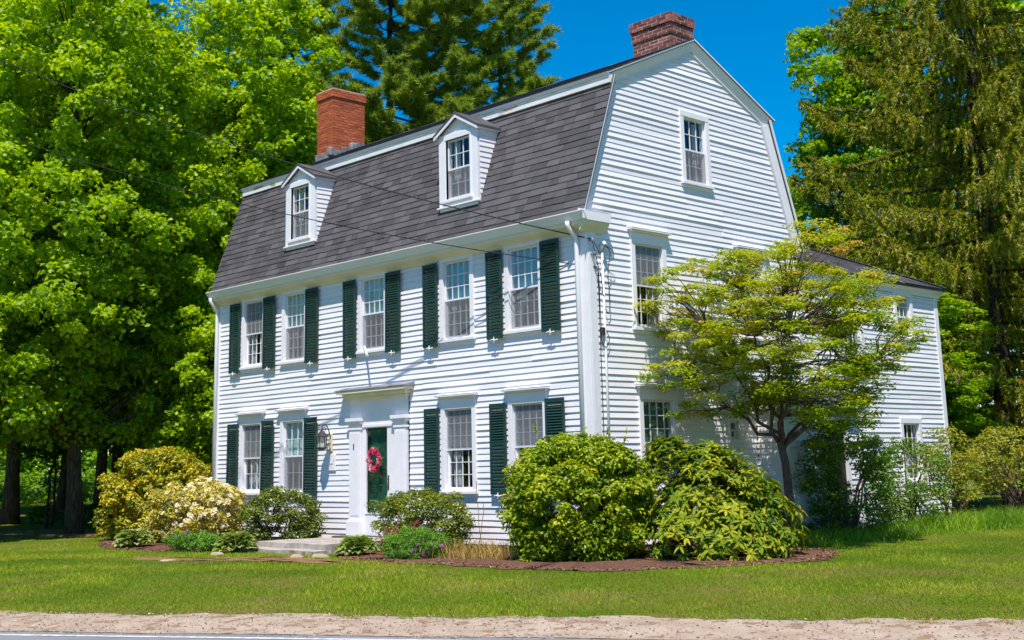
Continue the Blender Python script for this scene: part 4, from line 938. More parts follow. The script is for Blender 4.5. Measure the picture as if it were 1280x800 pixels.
def rock(x, y, sx, sy, sz, label):
    mb = MB(); vs = []; n_, k = 10, 6
    for i in range(k):
        th = math.pi * (i + 0.5) / k
        for j in range(n_):
            a = 2 * math.pi * j / n_; q = 1 + random.uniform(-0.14, 0.14); vs.append((sx * math.sin(th) * math.cos(a) * q, sy * math.sin(th) * math.sin(a) * q, sz * math.cos(th) * q))
    fs = [(i*n_+j, (i+1)*n_+j, (i+1)*n_+(j+1) % n_, i*n_+(j+1) % n_) for i in range(k-1) for j in range(n_)] + [tuple(range(n_)), tuple(range(k*n_-1, (k-1)*n_-1, -1))]
    mb.add(vs, fs); o = mb.build('field_stone', MT['rock'], None, (x, y, float(gz(x, y)) + sz * 0.25), random.random() * 3, smooth=True); o['label'] = label; o['category'] = 'stone'; o['group'] = 'flat stones in the lawn by the steps'
rock(-3.55, -3.05, 0.20, 0.12, 0.06, 'tan flat stone in the grass nearest the right end of the steps')
rock(-3.95, -3.25, 0.14, 0.10, 0.05, 'small tan stone between the steps and the bare soil track')
rock(-6.0, -3.55, 0.17, 0.11, 0.05, 'flat tan stone in front of the hosta left of the steps')
rock(-5.6, -4.75, 0.16, 0.10, 0.03, 'pale stone lying out in the lawn by the soil track')
#PLANTS#
# ------------------------------------------------------------------ plants: builders
def limb_path(p, q, lift=0.25, n_=6, wob=0.06):
    p, q = Vector(p), Vector(q); L = (q - p).length; out = []
    for i in range(n_ + 1):
        t = i / n_; r_ = p.lerp(q, t) + Vector((0, 0, lift * L * math.sin(math.pi * t) * (1 - t * 0.5)))
        if 0 < i < n_: r_ += Vector((random.gauss(0, 1), random.gauss(0, 1), random.gauss(0, 1))) * wob * L / n_
        out.append(r_)
    return out

def broadleaf(name, label, base, height, cz, rad, trunk_r, nclump, per, leaf, lm, bark='bark', cat='tree', group=None, crad=(0.75, 1.25), flat=0.6, lean=(0, 0), low=None, seed=1, limbs=40, fork=0.35, skirt=0, skx=2.9):
    """Deciduous tree: tapered trunk, curved limbs that run to leaf clumps spread through an uneven crown."""
    global rng; rng = np.random.default_rng(seed); random.seed(seed)
    root = thing(name, label, cat, base, group=group)
    c = np.array([lean[0], lean[1], cz]); rad = np.array(rad)
    d = unit(nclump * 3); r_ = 0.35 + 0.65 * rng.random(nclump * 3) ** 0.55
    lump = 1 + 0.22 * np.sin(d[:, 0] * 4.1 + seed) * np.cos(d[:, 1] * 3.7 - seed) + 0.14 * np.sin(d[:, 2] * 7 + d[:, 0] * 5)
    cs = c + d * (r_ * lump)[:, None] * rad
    if low is not None: cs = cs[cs[:, 2] > low]
    hole = np.sin(cs[:, 0] * 1.5 + seed) * np.sin(cs[:, 1] * 1.6 + 2 * seed) * np.sin(cs[:, 2] * 1.1 + seed); cs = cs[(hole < 0.42) | (rng.random(len(cs)) < 0.2)]
    cs = cs[:nclump]
    if skirt:                                                         # low boughs reaching out past the crown above
        a_ = np.where(rng.random(skirt) < 0.55, -1.2 + rng.normal(size=skirt) * 0.8, rng.random(skirt) * 6.283); q_ = rng.uniform(0.75, 1.2, skirt); kp = np.cos(a_) * rad[0] * q_ < skx; a_, q_ = a_[kp], q_[kp]; skirt = len(a_); cs = np.concatenate([cs, np.stack([np.cos(a_) * rad[0] * q_, np.sin(a_) * rad[1] * q_, rng.uniform(2.6, 5.6, skirt) - 0.5 * (q_ - 1)], 1)])
    k = len(cs)
    rr = rng.uniform(*crad, k); rd = np.stack([rr, rr, rr * flat], 1)
    P, T, N, ti = clump_leaves(cs, rd, per, up=0.55, rnd=0.9)
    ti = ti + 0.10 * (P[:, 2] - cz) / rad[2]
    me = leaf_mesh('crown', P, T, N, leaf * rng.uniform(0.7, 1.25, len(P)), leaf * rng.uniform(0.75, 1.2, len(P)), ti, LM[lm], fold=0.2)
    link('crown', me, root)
    mb = MB(); tp = []; tr = []; th = height * 0.86
    for i in range(11):
        t = i / 10; tp.append((lean[0] * t * 0.8 + random.gauss(0, 0.05) * t * 2, lean[1] * t * 0.8 + random.gauss(0, 0.05) * t * 2, -0.1 + th * t)); tr.append(trunk_r * ((1 - t) ** 0.8 * 0.92 + 0.06) * (1.35 if i == 0 else 1))
    mb.tube(tp, tr, 12)
    order = rng.permutation(k)[:limbs]
    for q in order:
        tip = cs[q]; hz = max(height * 0.14, min(th * 0.9, tip[2] - 0.5 * math.hypot(tip[0], tip[1]) * random.uniform(0.6, 1.2)))
        t = hz / th; a = Vector(tp[min(9, int(t * 10))]).lerp(Vector(tp[min(10, int(t * 10) + 1)]), t * 10 % 1)
        pth = limb_path(a, tip, 0.12); r0 = trunk_r * (1 - t) * fork + 0.025
        mb.tube(pth, [r0 * (1 - i / 6.6) for i in range(7)], 6)
        for _ in range(2):
            j = random.randint(2, 4); q2 = cs[rng.integers(k)]
            if np.linalg.norm(q2 - np.array(pth[j])) < rad[0] * 0.55: mb.tube(limb_path(pth[j], q2, 0.08, 4), [r0 * 0.5, r0 * 0.4, r0 * 0.3, r0 * 0.2, 0.01], 5)
    mb.build('trunk', MT[bark], root, smooth=True)
    return root

def copy_tree(src, label, loc, rz, sc, cat=None, group=None):
    o = src.copy(); col.objects.link(o); o.location = loc; o.rotation_euler = (0, 0, rz); o.scale = sc if hasattr(sc, '__len__') else (sc,) * 3
    o['label'] = label
    if group: o['group'] = group
    for ch in list(src.children):
        c = ch.copy(); col.objects.link(c); c.parent = o
    return o

def shrub(name, label, base, rx, ry, h, nclump, per, leafL, leafW, lm, stem='barkpale', crad=(0.14, 0.26), flat=0.75, seed=1, nstem=9, rz=0.0, up=0.55, bottom=0.06, long=False, group=None, power=2.4, extra=None, cat='shrub', shoots=0):
    global rng; rng = np.random.default_rng(seed); random.seed(seed)
    root = thing(name, label, cat, base, rz, group)
    n_ = nclump * 2; a = rng.random(n_) * 6.283; zz = rng.random(n_) ** 1.05
    prof = np.where(zz > 0.45, (1 - np.clip((zz - 0.45) / 0.55, 0, 1) ** power) ** (1 / power), 0.86 + 0.14 * np.clip(zz / 0.45, 0, 1) ** 0.7)
    q = 0.55 + 0.45 * rng.random(n_) ** 0.45
    lump = 1 + 0.10 * np.sin(a * 3 + seed) + 0.07 * np.sin(a * 7 + zz * 9)
    cs = np.stack([np.cos(a) * rx * prof * q * lump, np.sin(a) * ry * prof * q * lump, bottom + (h - bottom) * zz * (0.9 + 0.1 * q) + 0.05 * np.sin(a * 5 + seed)], 1)[:nclump]
    k = len(cs); rr = rng.uniform(*crad, k); P, T, N, ti = clump_leaves(cs, np.stack([rr, rr, rr * flat], 1), per, up=up, shell=0.35)
    if shoots:                                                        # stray shoots beyond the outline
        sp = cs[rng.integers(k, size=shoots)]; dv = norm(sp * np.array([1, 1, 0.6]) + np.array([0, 0, 0.5]) + unit(shoots) * 0.35); ln_ = rng.uniform(0.12, 0.38, shoots) * h / 1.9; m_ = 16
        ix = np.repeat(np.arange(shoots), m_); P2 = sp[ix] + dv[ix] * (ln_[ix] * (0.3 + 0.7 * np.tile(np.arange(m_) / m_, shoots)) + 0.12)[:, None]; T2 = norm(dv[ix] * 0.5 + unit(len(ix)) * 0.9); N2 = norm(np.array([0, 0, 1.0]) + unit(len(ix)) * 0.6)
        P, T, N, ti = np.concatenate([P, P2]), np.concatenate([T, T2]), np.concatenate([N, N2]), np.concatenate([ti, 0.55 + 0.15 * rng.normal(size=len(ix))])
    P[:, 2] = np.maximum(P[:, 2], 0.02)
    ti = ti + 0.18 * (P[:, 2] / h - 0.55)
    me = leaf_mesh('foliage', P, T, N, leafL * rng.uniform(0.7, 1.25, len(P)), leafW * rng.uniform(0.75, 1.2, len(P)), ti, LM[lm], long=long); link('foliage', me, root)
    mb = MB()
    for i in range(nstem):
        tip = cs[rng.integers(k)]; b0 = (random.uniform(-0.2, 0.2) * rx, random.uniform(-0.2, 0.2) * ry, -0.05)
        r0 = 0.014 + 0.010 * h * random.random(); mb.tube(limb_path(b0, tip, 0.15, 5, 0.15), [r0 * (1 - t / 6.5) for t in range(6)], 5)
    mb.build('stem', MT[stem], root, smooth=True)
    return root, cs

def rosettes(cs, dirs, nl, L, W, droop=0.35):
    """Whorls of long leaves round each shoot tip."""
    k = len(cs); idx = np.repeat(np.arange(k), nl); a = rng.random(len(idx)) * 0.5 + np.tile(np.arange(nl) * 6.283 / nl, k)
    ax = norm(dirs)[idx]; e1 = norm(np.cross(ax, np.tile([0.31, 0.17, 0.9], (len(idx), 1)) + unit(len(idx)) * 0.01)); e2 = np.cross(ax, e1)
    out = e1 * np.cos(a)[:, None] + e2 * np.sin(a)[:, None]
    T = norm(out + ax * (0.35 - droop * rng.random(len(idx)))[:, None] + unit(len(idx)) * 0.22); N = norm(ax * 0.9 - out * 0.25 + np.array([0, 0, 0.15]))
    return cs[idx] + out * 0.01, T, N, L * rng.uniform(0.7, 1.15, len(idx)), W * rng.uniform(0.8, 1.15, len(idx)), idx

# ------------------------------------------------------------------ broadleaf trees
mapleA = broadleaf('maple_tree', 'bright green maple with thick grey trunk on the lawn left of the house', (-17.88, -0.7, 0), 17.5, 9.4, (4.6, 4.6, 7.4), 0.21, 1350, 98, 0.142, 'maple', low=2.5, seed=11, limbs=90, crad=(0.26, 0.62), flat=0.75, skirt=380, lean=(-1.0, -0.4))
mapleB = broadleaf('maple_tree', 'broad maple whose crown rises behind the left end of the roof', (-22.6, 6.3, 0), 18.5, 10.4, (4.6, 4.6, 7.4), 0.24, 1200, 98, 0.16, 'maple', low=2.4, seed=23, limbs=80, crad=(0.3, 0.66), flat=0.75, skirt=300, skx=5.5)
copy_tree(mapleB, 'maple with stout dark trunk at the left edge of the picture', (-28.3, 1.9, 0), 1.9, (1.06, 1.06, 1.1), group='background trees')
copy_tree(mapleA, 'slim maple just behind the thick-trunked lawn maple', (-30.4, 4.6, 0), 4.0, (0.9, 0.9, 1.12), group='background trees')
copy_tree(mapleB, 'far maple standing in the shade right of the lawn maple trunk', (-38.6, 10.1, 0), 3.1, (1.1, 1.1, 1.15), group='background trees')
copy_tree(mapleA, 'far maple filling the gap behind the golden shrub', (-31.5, 11.0, 0), 0.8, (1.0, 1.0, 1.0), group='background trees')
copy_tree(mapleB, 'distant tall maple behind the left edge trees', (-45.5, 5.5, 0), 5.2, (1.3, 1.3, 1.35), group='background trees')
copy_tree(mapleA, 'distant maple closing the sky above the lawn maple', (-44, 13.5, 0), 2.4, (1.35, 1.35, 1.4), group='background trees')
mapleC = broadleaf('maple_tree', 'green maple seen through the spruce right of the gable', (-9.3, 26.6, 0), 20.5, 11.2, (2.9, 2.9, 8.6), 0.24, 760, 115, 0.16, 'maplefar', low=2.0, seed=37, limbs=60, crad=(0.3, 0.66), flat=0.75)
copy_tree(mapleC, 'low leafy maple just past the far corner of the back wing', (-3.0, 17.0, -0.8), 2.2, (0.6, 0.6, 0.36), group='background trees')
copy_tree(mapleC, 'shaded maple at the right edge behind the spruce', (2.4, 23.5, -0.8), 4.4, (1.0, 1.0, 0.8), group='background trees')
copy_tree(mapleC, 'far maple between the back wing and the spruce trunk', (-4.6, 33.0, -1.0), 0.7, (1.5, 1.5, 1.1), group='background trees')

broadleaf('maple_tree', 'small leafy maple close beside the left rear of the house', (-16.3, 2.3, 0), 7.0, 4.1, (1.9, 1.9, 2.9), 0.08, 260, 120, 0.125, 'maple', low=1.0, seed=29, limbs=30, crad=(0.25, 0.5), flat=0.75)
# slender saplings in the shade on the left
for i, (x, y, h_) in enumerate(((-23.2, 0.9, 4.6), (-24.4, 1.6, 5.0), (-21.5, 3.2, 4.2), (-26.8, 6.8, 5.5))):
    broadleaf('sapling', ['thin dark sapling leaning left between the left trunks', 'forked sapling in the shade by the left edge trunk', 'small sapling right behind the thick maple trunk', 'thin sapling in deep shade left of the golden shrub'][i], (x, y, 0), h_, h_ * 0.66, (1.0, 1.0, h_ * 0.33), 0.05, 40, 60, 0.12, 'under', bark='barkdark', seed=50 + i, limbs=10, crad=(0.3, 0.55), lean=(random.uniform(-0.5, 0.5), 0), group='saplings under the maples')
# low undergrowth and a far hedge line, one mass each
def mass(name, label, cat, centres, radii, per, leaf, lm, seed):
    global rng; rng = np.random.default_rng(seed)
    P, T, N, ti = clump_leaves(np.array(centres), np.array(radii), per); keep = P[:, 2] > 0.0
    me = leaf_mesh(name, P[keep], T[keep], N[keep], leaf * rng.uniform(0.7, 1.2, keep.sum()), leaf * rng.uniform(0.7, 1.2, keep.sum()), ti[keep], LM[lm])
    return link(name, me, kind='stuff', label=label, category=cat)
cc = []; rr = []
for i in range(260):
    t = random.random() ** 1.4; x = -22 - 18 * t + random.uniform(-2, 2); y = 1.2 + 13 * random.random() + 3 * t
    if svals(x, y) < 8: continue
    s_ = random.uniform(0.2, 0.5); cc.append((x, y, s_ * 0.4)); rr.append((s_, s_, s_ * 0.7))
mass('undergrowth', 'low dark undergrowth beneath the maples on the left', 'undergrowth', cc, rr, 70, 0.14, 'under', 3)
cc = []; rr = []
for i in range(430):
    t = random.random(); x = -105 + 25 * random.random(); y = 2 + 55 * t; s_ = random.uniform(1.2, 2.6); cc.append((x, y, 11 * random.random() ** 1.8 + 0.3)); rr.append((s_, s_, s_ * 0.8))
mass('far_wood', 'far wood edge glimpsed between the trunks on the left', 'wood', cc, rr, 85, 0.6, 'maplefar', 4)
cc = []; rr = []
for i in range(330):
    x = -70 + 16 * random.random(); y = 2 + 32 * random.random(); s_ = random.uniform(0.5, 1.1); cc.append((x, y, random.uniform(0.2, 1.5))); rr.append((s_, s_, s_ * 0.8))
mass('meadow_growth', 'sunlit yellow-green meadow growth glimpsed between the left trunks', 'meadow', cc, rr, 60, 0.28, 'tall', 9)
cc = []; rr = []
for i in range(200):
    x = -9 + 26 * random.random(); y = 40 - 0.55 * (x + 9) + random.uniform(-3, 3); s_ = random.uniform(1.2, 2.4); cc.append((x, y, random.uniform(0.3, 10))); rr.append((s_, s_, s_ * 0.8))
mass('far_wood', 'dark wood closing the view behind the right-hand trees', 'wood', cc, rr, 130, 0.36, 'maplefar', 5)
for (ox, oy, dx, dy, lb, sd_) in ((-46, -44, 0.7, -0.71, 'wood down the road, seen only as a reflection in the front windows', 6), (44, 46, 0.7, -0.71, 'wood beyond the lawn, added to darken reflections in the gable windows', 7)):  # gable-side wood is out of view, added to darken its window reflections
    cc = []; rr = []
    for i in range(230):
        t = random.uniform(-38, 38); e_ = random.uniform(-4, 4); s_ = random.uniform(1.6, 3.0); cc.append((ox + dx * t + dy * e_, oy + dy * t - dx * e_, 0.5 + 13 * random.random() ** 1.2)); rr.append((s_, s_, s_ * 0.8))
    mass('reflection_wood', lb, 'wood', cc, rr, 130, 0.7, 'maplefar', sd_)

# ------------------------------------------------------------------ conifers
def white_pine(label, base, height, seed, z0, reach, tr=0.28):
    global rng; rng = np.random.default_rng(seed); random.seed(seed)
    root = thing('pine_tree', label, 'tree', base, group='tall pines behind the house'); mb = MB()
    mb.tube([(random.gauss(0, 0.08), random.gauss(0, 0.08), height * i / 12 - 0.1) for i in range(13)], [tr * (1 - i / 12.6) for i in range(13)], 10)
    tips = []; dirs = []; z = z0; az = 0
    while z < height - 0.6:
        t = (z - z0) / (height - z0); Lb = reach * (1 - t) ** 0.55 * random.uniform(0.55, 1.1) + 0.5
        for j in range(random.choice((3, 4, 4))):
            az += 2.4 + random.uniform(-0.4, 0.4); L = Lb * random.uniform(0.6, 1.1); rise = random.uniform(0.02, 0.30) + 0.3 * t
            pts = []
            for i in range(8):
                s_ = i / 7; pts.append(Vector((math.cos(az) * L * s_, math.sin(az) * L * s_, z + L * (rise * s_ * s_ - 0.04 * math.sin(s_ * 3)))) + Vector((random.gauss(0, 0.05), random.gauss(0, 0.05), random.gauss(0, 0.04))) * L * 0.4)
            mb.tube(pts, [0.055 * (1 - i / 8) * (L / reach) + 0.010 for i in range(8)], 5)
            nb = int(8 + L * 7)
            for _ in range(nb):
                s_ = random.uniform(0.35, 1.0); f = s_ * 7; i0 = min(6, int(f)); p = pts[i0].lerp(pts[i0 + 1], f - i0)
                sa = az + random.choice((-1, 1)) * random.uniform(0.5, 1.1); sl_ = (0.35 + 0.9 * (1 - s_ * 0.6)) * random.uniform(0.5, 1.0) * L / reach * 1.5
                e_ = p + Vector((math.cos(sa) * sl_, math.sin(sa) * sl_, sl_ * random.uniform(-0.05, 0.22)))
                mb.tube([p, e_], [0.014, 0.006], 4, cap=False)
                m_ = max(3, int(sl_ / 0.10))
                for q in range(m_):
                    t_ = (q + 0.6) / m_; tips.append(p.lerp(e_, t_)); dirs.append((e_ - p).normalized() + Vector((0, 0, 0.5)))
        z += random.uniform(0.36, 0.62)
    C_ = np.array(tips); Dv = norm(np.array(dirs)); nn_ = 15; idx = np.repeat(np.arange(len(C_)), nn_)
    T = norm(Dv[idx] * 0.55 + unit(len(idx)) * 0.85)
    cl = np.clip(0.45 + rng.normal(size=len(C_)) * 0.2, 0, 1)[idx] + rng.normal(size=len(idx)) * 0.1
    me = needle_mesh('crown', C_[idx] + unit(len(idx)) * 0.05, T, 0.040, rng.uniform(0.20, 0.35, len(idx)), cl, LM['pine']); link('crown', me, root)
    mb.build('trunk', MT['barkdark'], root, smooth=True); return root
pineA = white_pine('tall pine with thick dark trunk behind the left chimney', (-25.7, 16.1, 0), 27, 61, 8.5, 5.4, 0.36)
copy_tree(pineA, 'slimmer pine behind the roof ridge right of the left chimney', (-24.3, 18.0, 0), 2.0, (0.86, 0.86, 0.93))
copy_tree(pineA, 'pine whose high boughs reach right over the ridge', (-25.5, 22.3, 0), 4.1, (0.93, 0.93, 1.02))
copy_tree(pineA, 'pine behind the broad maple, left of the left chimney', (-31.5, 15.0, 0), 5.3, (0.97, 0.97, 0.96))

def spruce(label, base, height, seed, reach):
    global rng; rng = np.random.default_rng(seed); random.seed(seed)
    root = thing('spruce_tree', label, 'tree', base); mb = MB()
    mb.tube([(0, 0, height * i / 12 - 0.1) for i in range(13)], [0.36 * (1 - i / 12.4) for i in range(13)], 10)
    S = []; Tt = []; az = 0; z = 1.4
    while z < height - 0.5:
        t = z / height; Lb = reach * min(1.0, (1 - t) ** 0.75 * 1.45)
        for j in range(5):
            az += 2.4 + random.uniform(-0.3, 0.3); L = max(0.4, Lb * random.uniform(0.62, 1.08)); pts = []
            dr = random.uniform(0.16, 0.36)
            for i in range(9):
                s_ = i / 8; pts.append(Vector((math.cos(az) * L * s_, math.sin(az) * L * s_, z + L * (0.08 * s_ - dr * s_ ** 1.4 + 0.20 * s_ ** 4))) + Vector((random.gauss(0, 0.03), random.gauss(0, 0.03), 0)) * L * 0.3)
            mb.tube(pts, [0.05 * (1 - i / 9) * (0.4 + L / reach * 0.6) + 0.008 for i in range(9)], 5)
            nb = int(L / 0.05)
            for q in range(nb):
                s_ = 0.03 + 0.97 * (q + random.random()) / nb; f = s_ * 8; i0 = min(7, int(f)); p = pts[i0].lerp(pts[i0 + 1], f - i0)
                lat = random.gauss(0, 0.5) * (0.10 + 0.5 * (1 - abs(s_ - 0.5))) * min(1, L / 3); p = p + Vector((-math.sin(az) * lat, math.cos(az) * lat, -abs(lat) * 0.12))
                hl = random.uniform(0.2, 0.62) * random.choice((1, 1, 1, 1.7)) * (0.45 + 0.55 * min(1, L / 4)) * (1.15 - 0.85 * s_ ** 2)
                if random.random() < 0.55:                              # needles along the bough itself
                    ax_ = (pts[i0 + 1] - pts[i0]).normalized(); S.append(pts[i0].lerp(pts[i0 + 1], f - i0) + Vector((0, 0, 0.02))); Tt.append((ax_ + Vector((random.gauss(0, 0.5), random.gauss(0, 0.5), 0.25))).normalized() * random.uniform(0.15, 0.32))
                S.append(p); Tt.append(Vector((math.cos(az) * 0.22 + random.gauss(0, 0.1), math.sin(az) * 0.22 + random.gauss(0, 0.1), -1)) * hl)
        z += random.uniform(0.62, 0.95)
    S = np.array(S); Tt = np.array(Tt); k = len(S); per = 23; idx = np.repeat(np.arange(k), per); q = np.tile((np.arange(per) + 0.5) / per, k)
    hl = np.linalg.norm(Tt, axis=1)[idx]; ax = norm(Tt)[idx]
    P = S[idx] + Tt[idx] * q[:, None]; P[:, 2] += 0.0
    T = norm(ax * 0.8 + unit(len(idx)) * 0.75)
    ti = np.clip(0.36 + rng.normal(size=k) * 0.20, 0, 1)[idx] + rng.normal(size=len(idx)) * 0.09
    brown = (rng.random(k) < 0.08)[idx] & (q > 0.5); ti[brown] = 0.92 + 0.08 * rng.random(brown.sum())
    me = needle_mesh('crown', P, T, 0.046, rng.uniform(0.10, 0.19, len(idx)) * (0.8 + 0.3 * (1 - q)), ti, LM['spruce']); link('crown', me, root)
    mb.build('trunk', MT['barkdark'], root, smooth=True); return root
spruce('huge drooping olive spruce towering at the right edge', (-2.1, 19.9, 0), 22, 83, 7.0)

# ------------------------------------------------------------------ the small yellow-green tree in front of the gable
def small_tree():
    global rng; rng = np.random.default_rng(91); random.seed(91)
    base = Vector((1.9, 2.85, 0)); root = thing('ornamental_tree', 'small layered yellow-green tree in front of the gable wall', 'tree', base)
    mb = MB(); stems = [[(0, 0, -0.1), (-0.02, 0.01, 0.7), (-0.04, -0.02, 1.4), (-0.08, -0.08, 1.75)], ]
    mb.tube(stems[0], [0.10, 0.078, 0.07, 0.06], 9)
    fork = Vector((-0.05, -0.04, 1.5)); mains = []
    for (dx, dy, dz) in ((-0.95, -0.75, 2.3), (-0.35, -0.45, 2.9), (0.15, 0.1, 2.8), (0.75, 0.85, 2.0), (1.2, 1.2, 1.6), (-0.9, 0.7, 2.2), (0.8, -0.8, 2.0), (-1.5, -0.5, 1.4), (0.2, 1.4, 2.3)):
        pth = limb_path(fork + Vector((random.gauss(0, 0.02), random.gauss(0, 0.02), random.uniform(-0.2, 0.25))), fork + Vector((dx, dy, dz)), -0.05, 8, 0.16); r0 = random.uniform(0.028, 0.042)
        mb.tube(pth, [r0 * (1 - i / 9.5) for i in range(9)], 6); mains.append((pth, r0))
    cs = []; cen = Vector((0.10, 0.15, 3.55))
    for i in range(440):
        d = Vector((random.gauss(0, 1), random.gauss(0, 1), random.gauss(0, 1))).normalized(); r_ = 0.3 + 0.7 * random.random() ** 0.6
        p = cen + Vector((d.x * 2.4, d.y * 2.4, d.z * 1.85)) * r_ * (1 + 0.14 * math.sin(d.x * 5 + d.y * 3))
        if p.z < 1.6 + 0.5 * max(0, 1.0 - math.hypot(p.x, p.y)): continue
        cs.append(p)
    for p in cs:
        best = min(((q - p).length + 0.5 * max(0, q.z - p.z + 0.1), mi, k) for mi, (pth, _) in enumerate(mains) for k, q in enumerate(pth) if k > 1)
        q = mains[best[1]][0][best[2]]; mb.tube(limb_path(q, p, 0.06, 4, 0.12), [0.016, 0.013, 0.010, 0.007, 0.004], 4, cap=False)
    cs = np.array(cs); k = len(cs); rr = rng.uniform(0.18, 0.40, k); P, T, N, ti = clump_leaves(cs, np.stack([rr, rr, rr * 0.36], 1), 140, up=1.0, out=0.3, rnd=0.5, shell=0.15, droop=0.2, topbias=0.5)
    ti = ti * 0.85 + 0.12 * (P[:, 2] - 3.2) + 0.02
    me = leaf_mesh('crown', P, T, N, rng.uniform(0.05, 0.086, len(P)), rng.uniform(0.03, 0.053, len(P)), ti, LM['dogwood']); link('crown', me, root)
    mb.build('trunk', MT['barkpale'], root, smooth=True)
small_tree()

# ------------------------------------------------------------------ shrubs and bedding
g_ = lambda x, y: float(gz(x, y))
def at_g(x, y): return (x, y, g_(x, y))
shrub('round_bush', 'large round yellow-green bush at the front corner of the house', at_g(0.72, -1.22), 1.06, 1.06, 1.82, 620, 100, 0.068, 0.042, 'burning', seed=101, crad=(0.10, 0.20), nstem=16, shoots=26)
root, cs = shrub('rhododendron', 'big rhododendron with long glossy leaves under the small tree', at_g(2.3, 0.12), 0.95, 1.0, 1.6, 70, 16, 0.11, 0.04, 'rhodo', seed=103, crad=(0.15, 0.2), nstem=16)
lobes = [(0.0, 0.0, 0.85, 1.72), (-0.55, -0.35, 0.62, 1.85), (0.45, 0.45, 0.75, 1.22), (0.55, -0.25, 0.62, 0.85), (0.15, -0.62, 0.6, 1.05), (-0.35, 0.5, 0.7, 1.5)]
cs = []
for (lx_, ly_, lr_, lh_) in lobes:
    m_ = int(330 * lr_ * lh_); a = rng.random(m_) * 6.283; zz = rng.random(m_) ** 1.05; pf = (1 - zz ** 2.2) ** 0.5; q = 0.82 + 0.18 * rng.random(m_); w_ = 1 + 0.12 * np.sin(a * 4 + lx_ * 9) + 0.1 * np.sin(zz * 12 + a * 2)
    cs.append(np.stack([lx_ + np.cos(a) * lr_ * pf * q * w_, ly_ + np.sin(a) * lr_ * pf * q * w_, 0.08 + (lh_ - 0.1) * zz * (0.94 + 0.06 * q)], 1))
cs = np.concatenate(cs); keep = np.ones(len(cs), bool)
for (lx_, ly_, lr_, lh_) in lobes: keep &= ~(((cs[:, 0] - lx_) / lr_) ** 2 + ((cs[:, 1] - ly_) / lr_) ** 2 + (cs[:, 2] / lh_) ** 2 < 0.52)
cs = cs[keep]; n_ = len(cs); a = np.arctan2(cs[:, 1], cs[:, 0])
dirs = norm(cs * np.array([1, 1, 0.5]) + np.array([0, 0, 0.75])); P, T, N, LL, WW_, idx = rosettes(cs + unit(len(cs)) * 0.04, norm(dirs + unit(len(cs)) * 0.35), 7, 0.15, 0.048, droop=0.75)
ti = (np.clip(0.42 + rng.normal(size=n_) * 0.2 + 0.10 * np.sin(a * 2 + 3), 0, 1))[idx] + rng.normal(size=len(idx)) * 0.16
link('leaf_whorls', leaf_mesh('leaf_whorls', P, T, N, LL, WW_, ti, LM['rhodo'], long=True, fold=0.12), root)
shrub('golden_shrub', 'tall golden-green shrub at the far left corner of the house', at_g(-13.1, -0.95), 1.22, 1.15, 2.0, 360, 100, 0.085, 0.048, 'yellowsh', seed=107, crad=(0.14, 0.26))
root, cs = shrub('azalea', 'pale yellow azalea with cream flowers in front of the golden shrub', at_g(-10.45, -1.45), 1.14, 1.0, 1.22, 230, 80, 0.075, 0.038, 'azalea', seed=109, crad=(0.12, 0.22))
sel = cs[(cs[:, 0] + 0.3 * cs[:, 1] > -0.15) & (cs[:, 2] > 0.35)]; sel = np.concatenate([sel[rng.random(len(sel)) < 0.85], cs[rng.random(len(cs)) < 0.10]])
fl = np.repeat(sel, 5, 0) + unit(len(sel) * 5) * 0.16; dirs = norm(fl * np.array([1, 1, 0.4]) + np.array([0.2, -0.4, 0.9])); P, T, N, LL, WW_, idx = rosettes(fl, dirs, 6, 0.055, 0.05, droop=0.1)
link('flowers', leaf_mesh('flowers', P, T, N, LL, WW_, rng.random(len(idx)), LM['flower']), root)
shrub('evergreen_shrub', 'dark evergreen shrub under the windows left of the granite steps', at_g(-7.75, -1.05), 0.84, 0.8, 1.08, 170, 85, 0.06, 0.034, 'darksh', seed=113, crad=(0.11, 0.2), power=1.8)
shrub('holly_shrub', 'rounded dark green shrub right of the front door', at_g(-3.2, -1.15), 0.98, 0.78, 1.0, 190, 85, 0.055, 0.032, 'doorsh', seed=117, crad=(0.11, 0.2))
root, cs = shrub('groundcover_plant', 'low bright green mound with purple flowers between the two left hostas', at_g(-7.75, -3.0), 0.72, 0.42, 0.30, 120, 60, 0.05, 0.022, 'fresh', seed=121, crad=(0.07, 0.13), bottom=0.04, nstem=4, cat='plant')
fl = cs[(cs[:, 2] > 0.12) & (cs[:, 1] < 0.1)][:16]; P, T, N, LL, WW_, idx = rosettes(fl + np.array([0, -0.06, 0.07]), np.tile([0.2, -0.5, 0.8], (len(fl), 1)), 6, 0.028, 0.024, droop=0.1); link('flowers', leaf_mesh('flowers', P, T, N, LL, WW_, rng.random(len(idx)), LM['purple']), root)
root, cs = shrub('perennial_clump', 'bright green feathery clump with a few purple flowers in front of the holly', at_g(-1.95, -2.25), 0.58, 0.45, 0.42, 120, 70, 0.065, 0.014, 'fresh', seed=123, crad=(0.08, 0.14), bottom=0.04, nstem=4, up=0.3, cat='plant')
fl = np.array([[0.45, -0.35, 0.25], [0.6, -0.2, 0.18], [0.40, -0.42, 0.15], [0.75, -0.1, 0.22], [0.52, -0.3, 0.12]]); 
for f_ in fl:
    P, T, N, LL, WW_, idx = rosettes(f_[None], np.array([[0.2, -0.5, 0.8]]), 7, 0.042, 0.034, droop=0.1); link('flower', leaf_mesh('flower', P, T, N, LL, WW_, rng.random(len(idx)), LM['purple']), root)

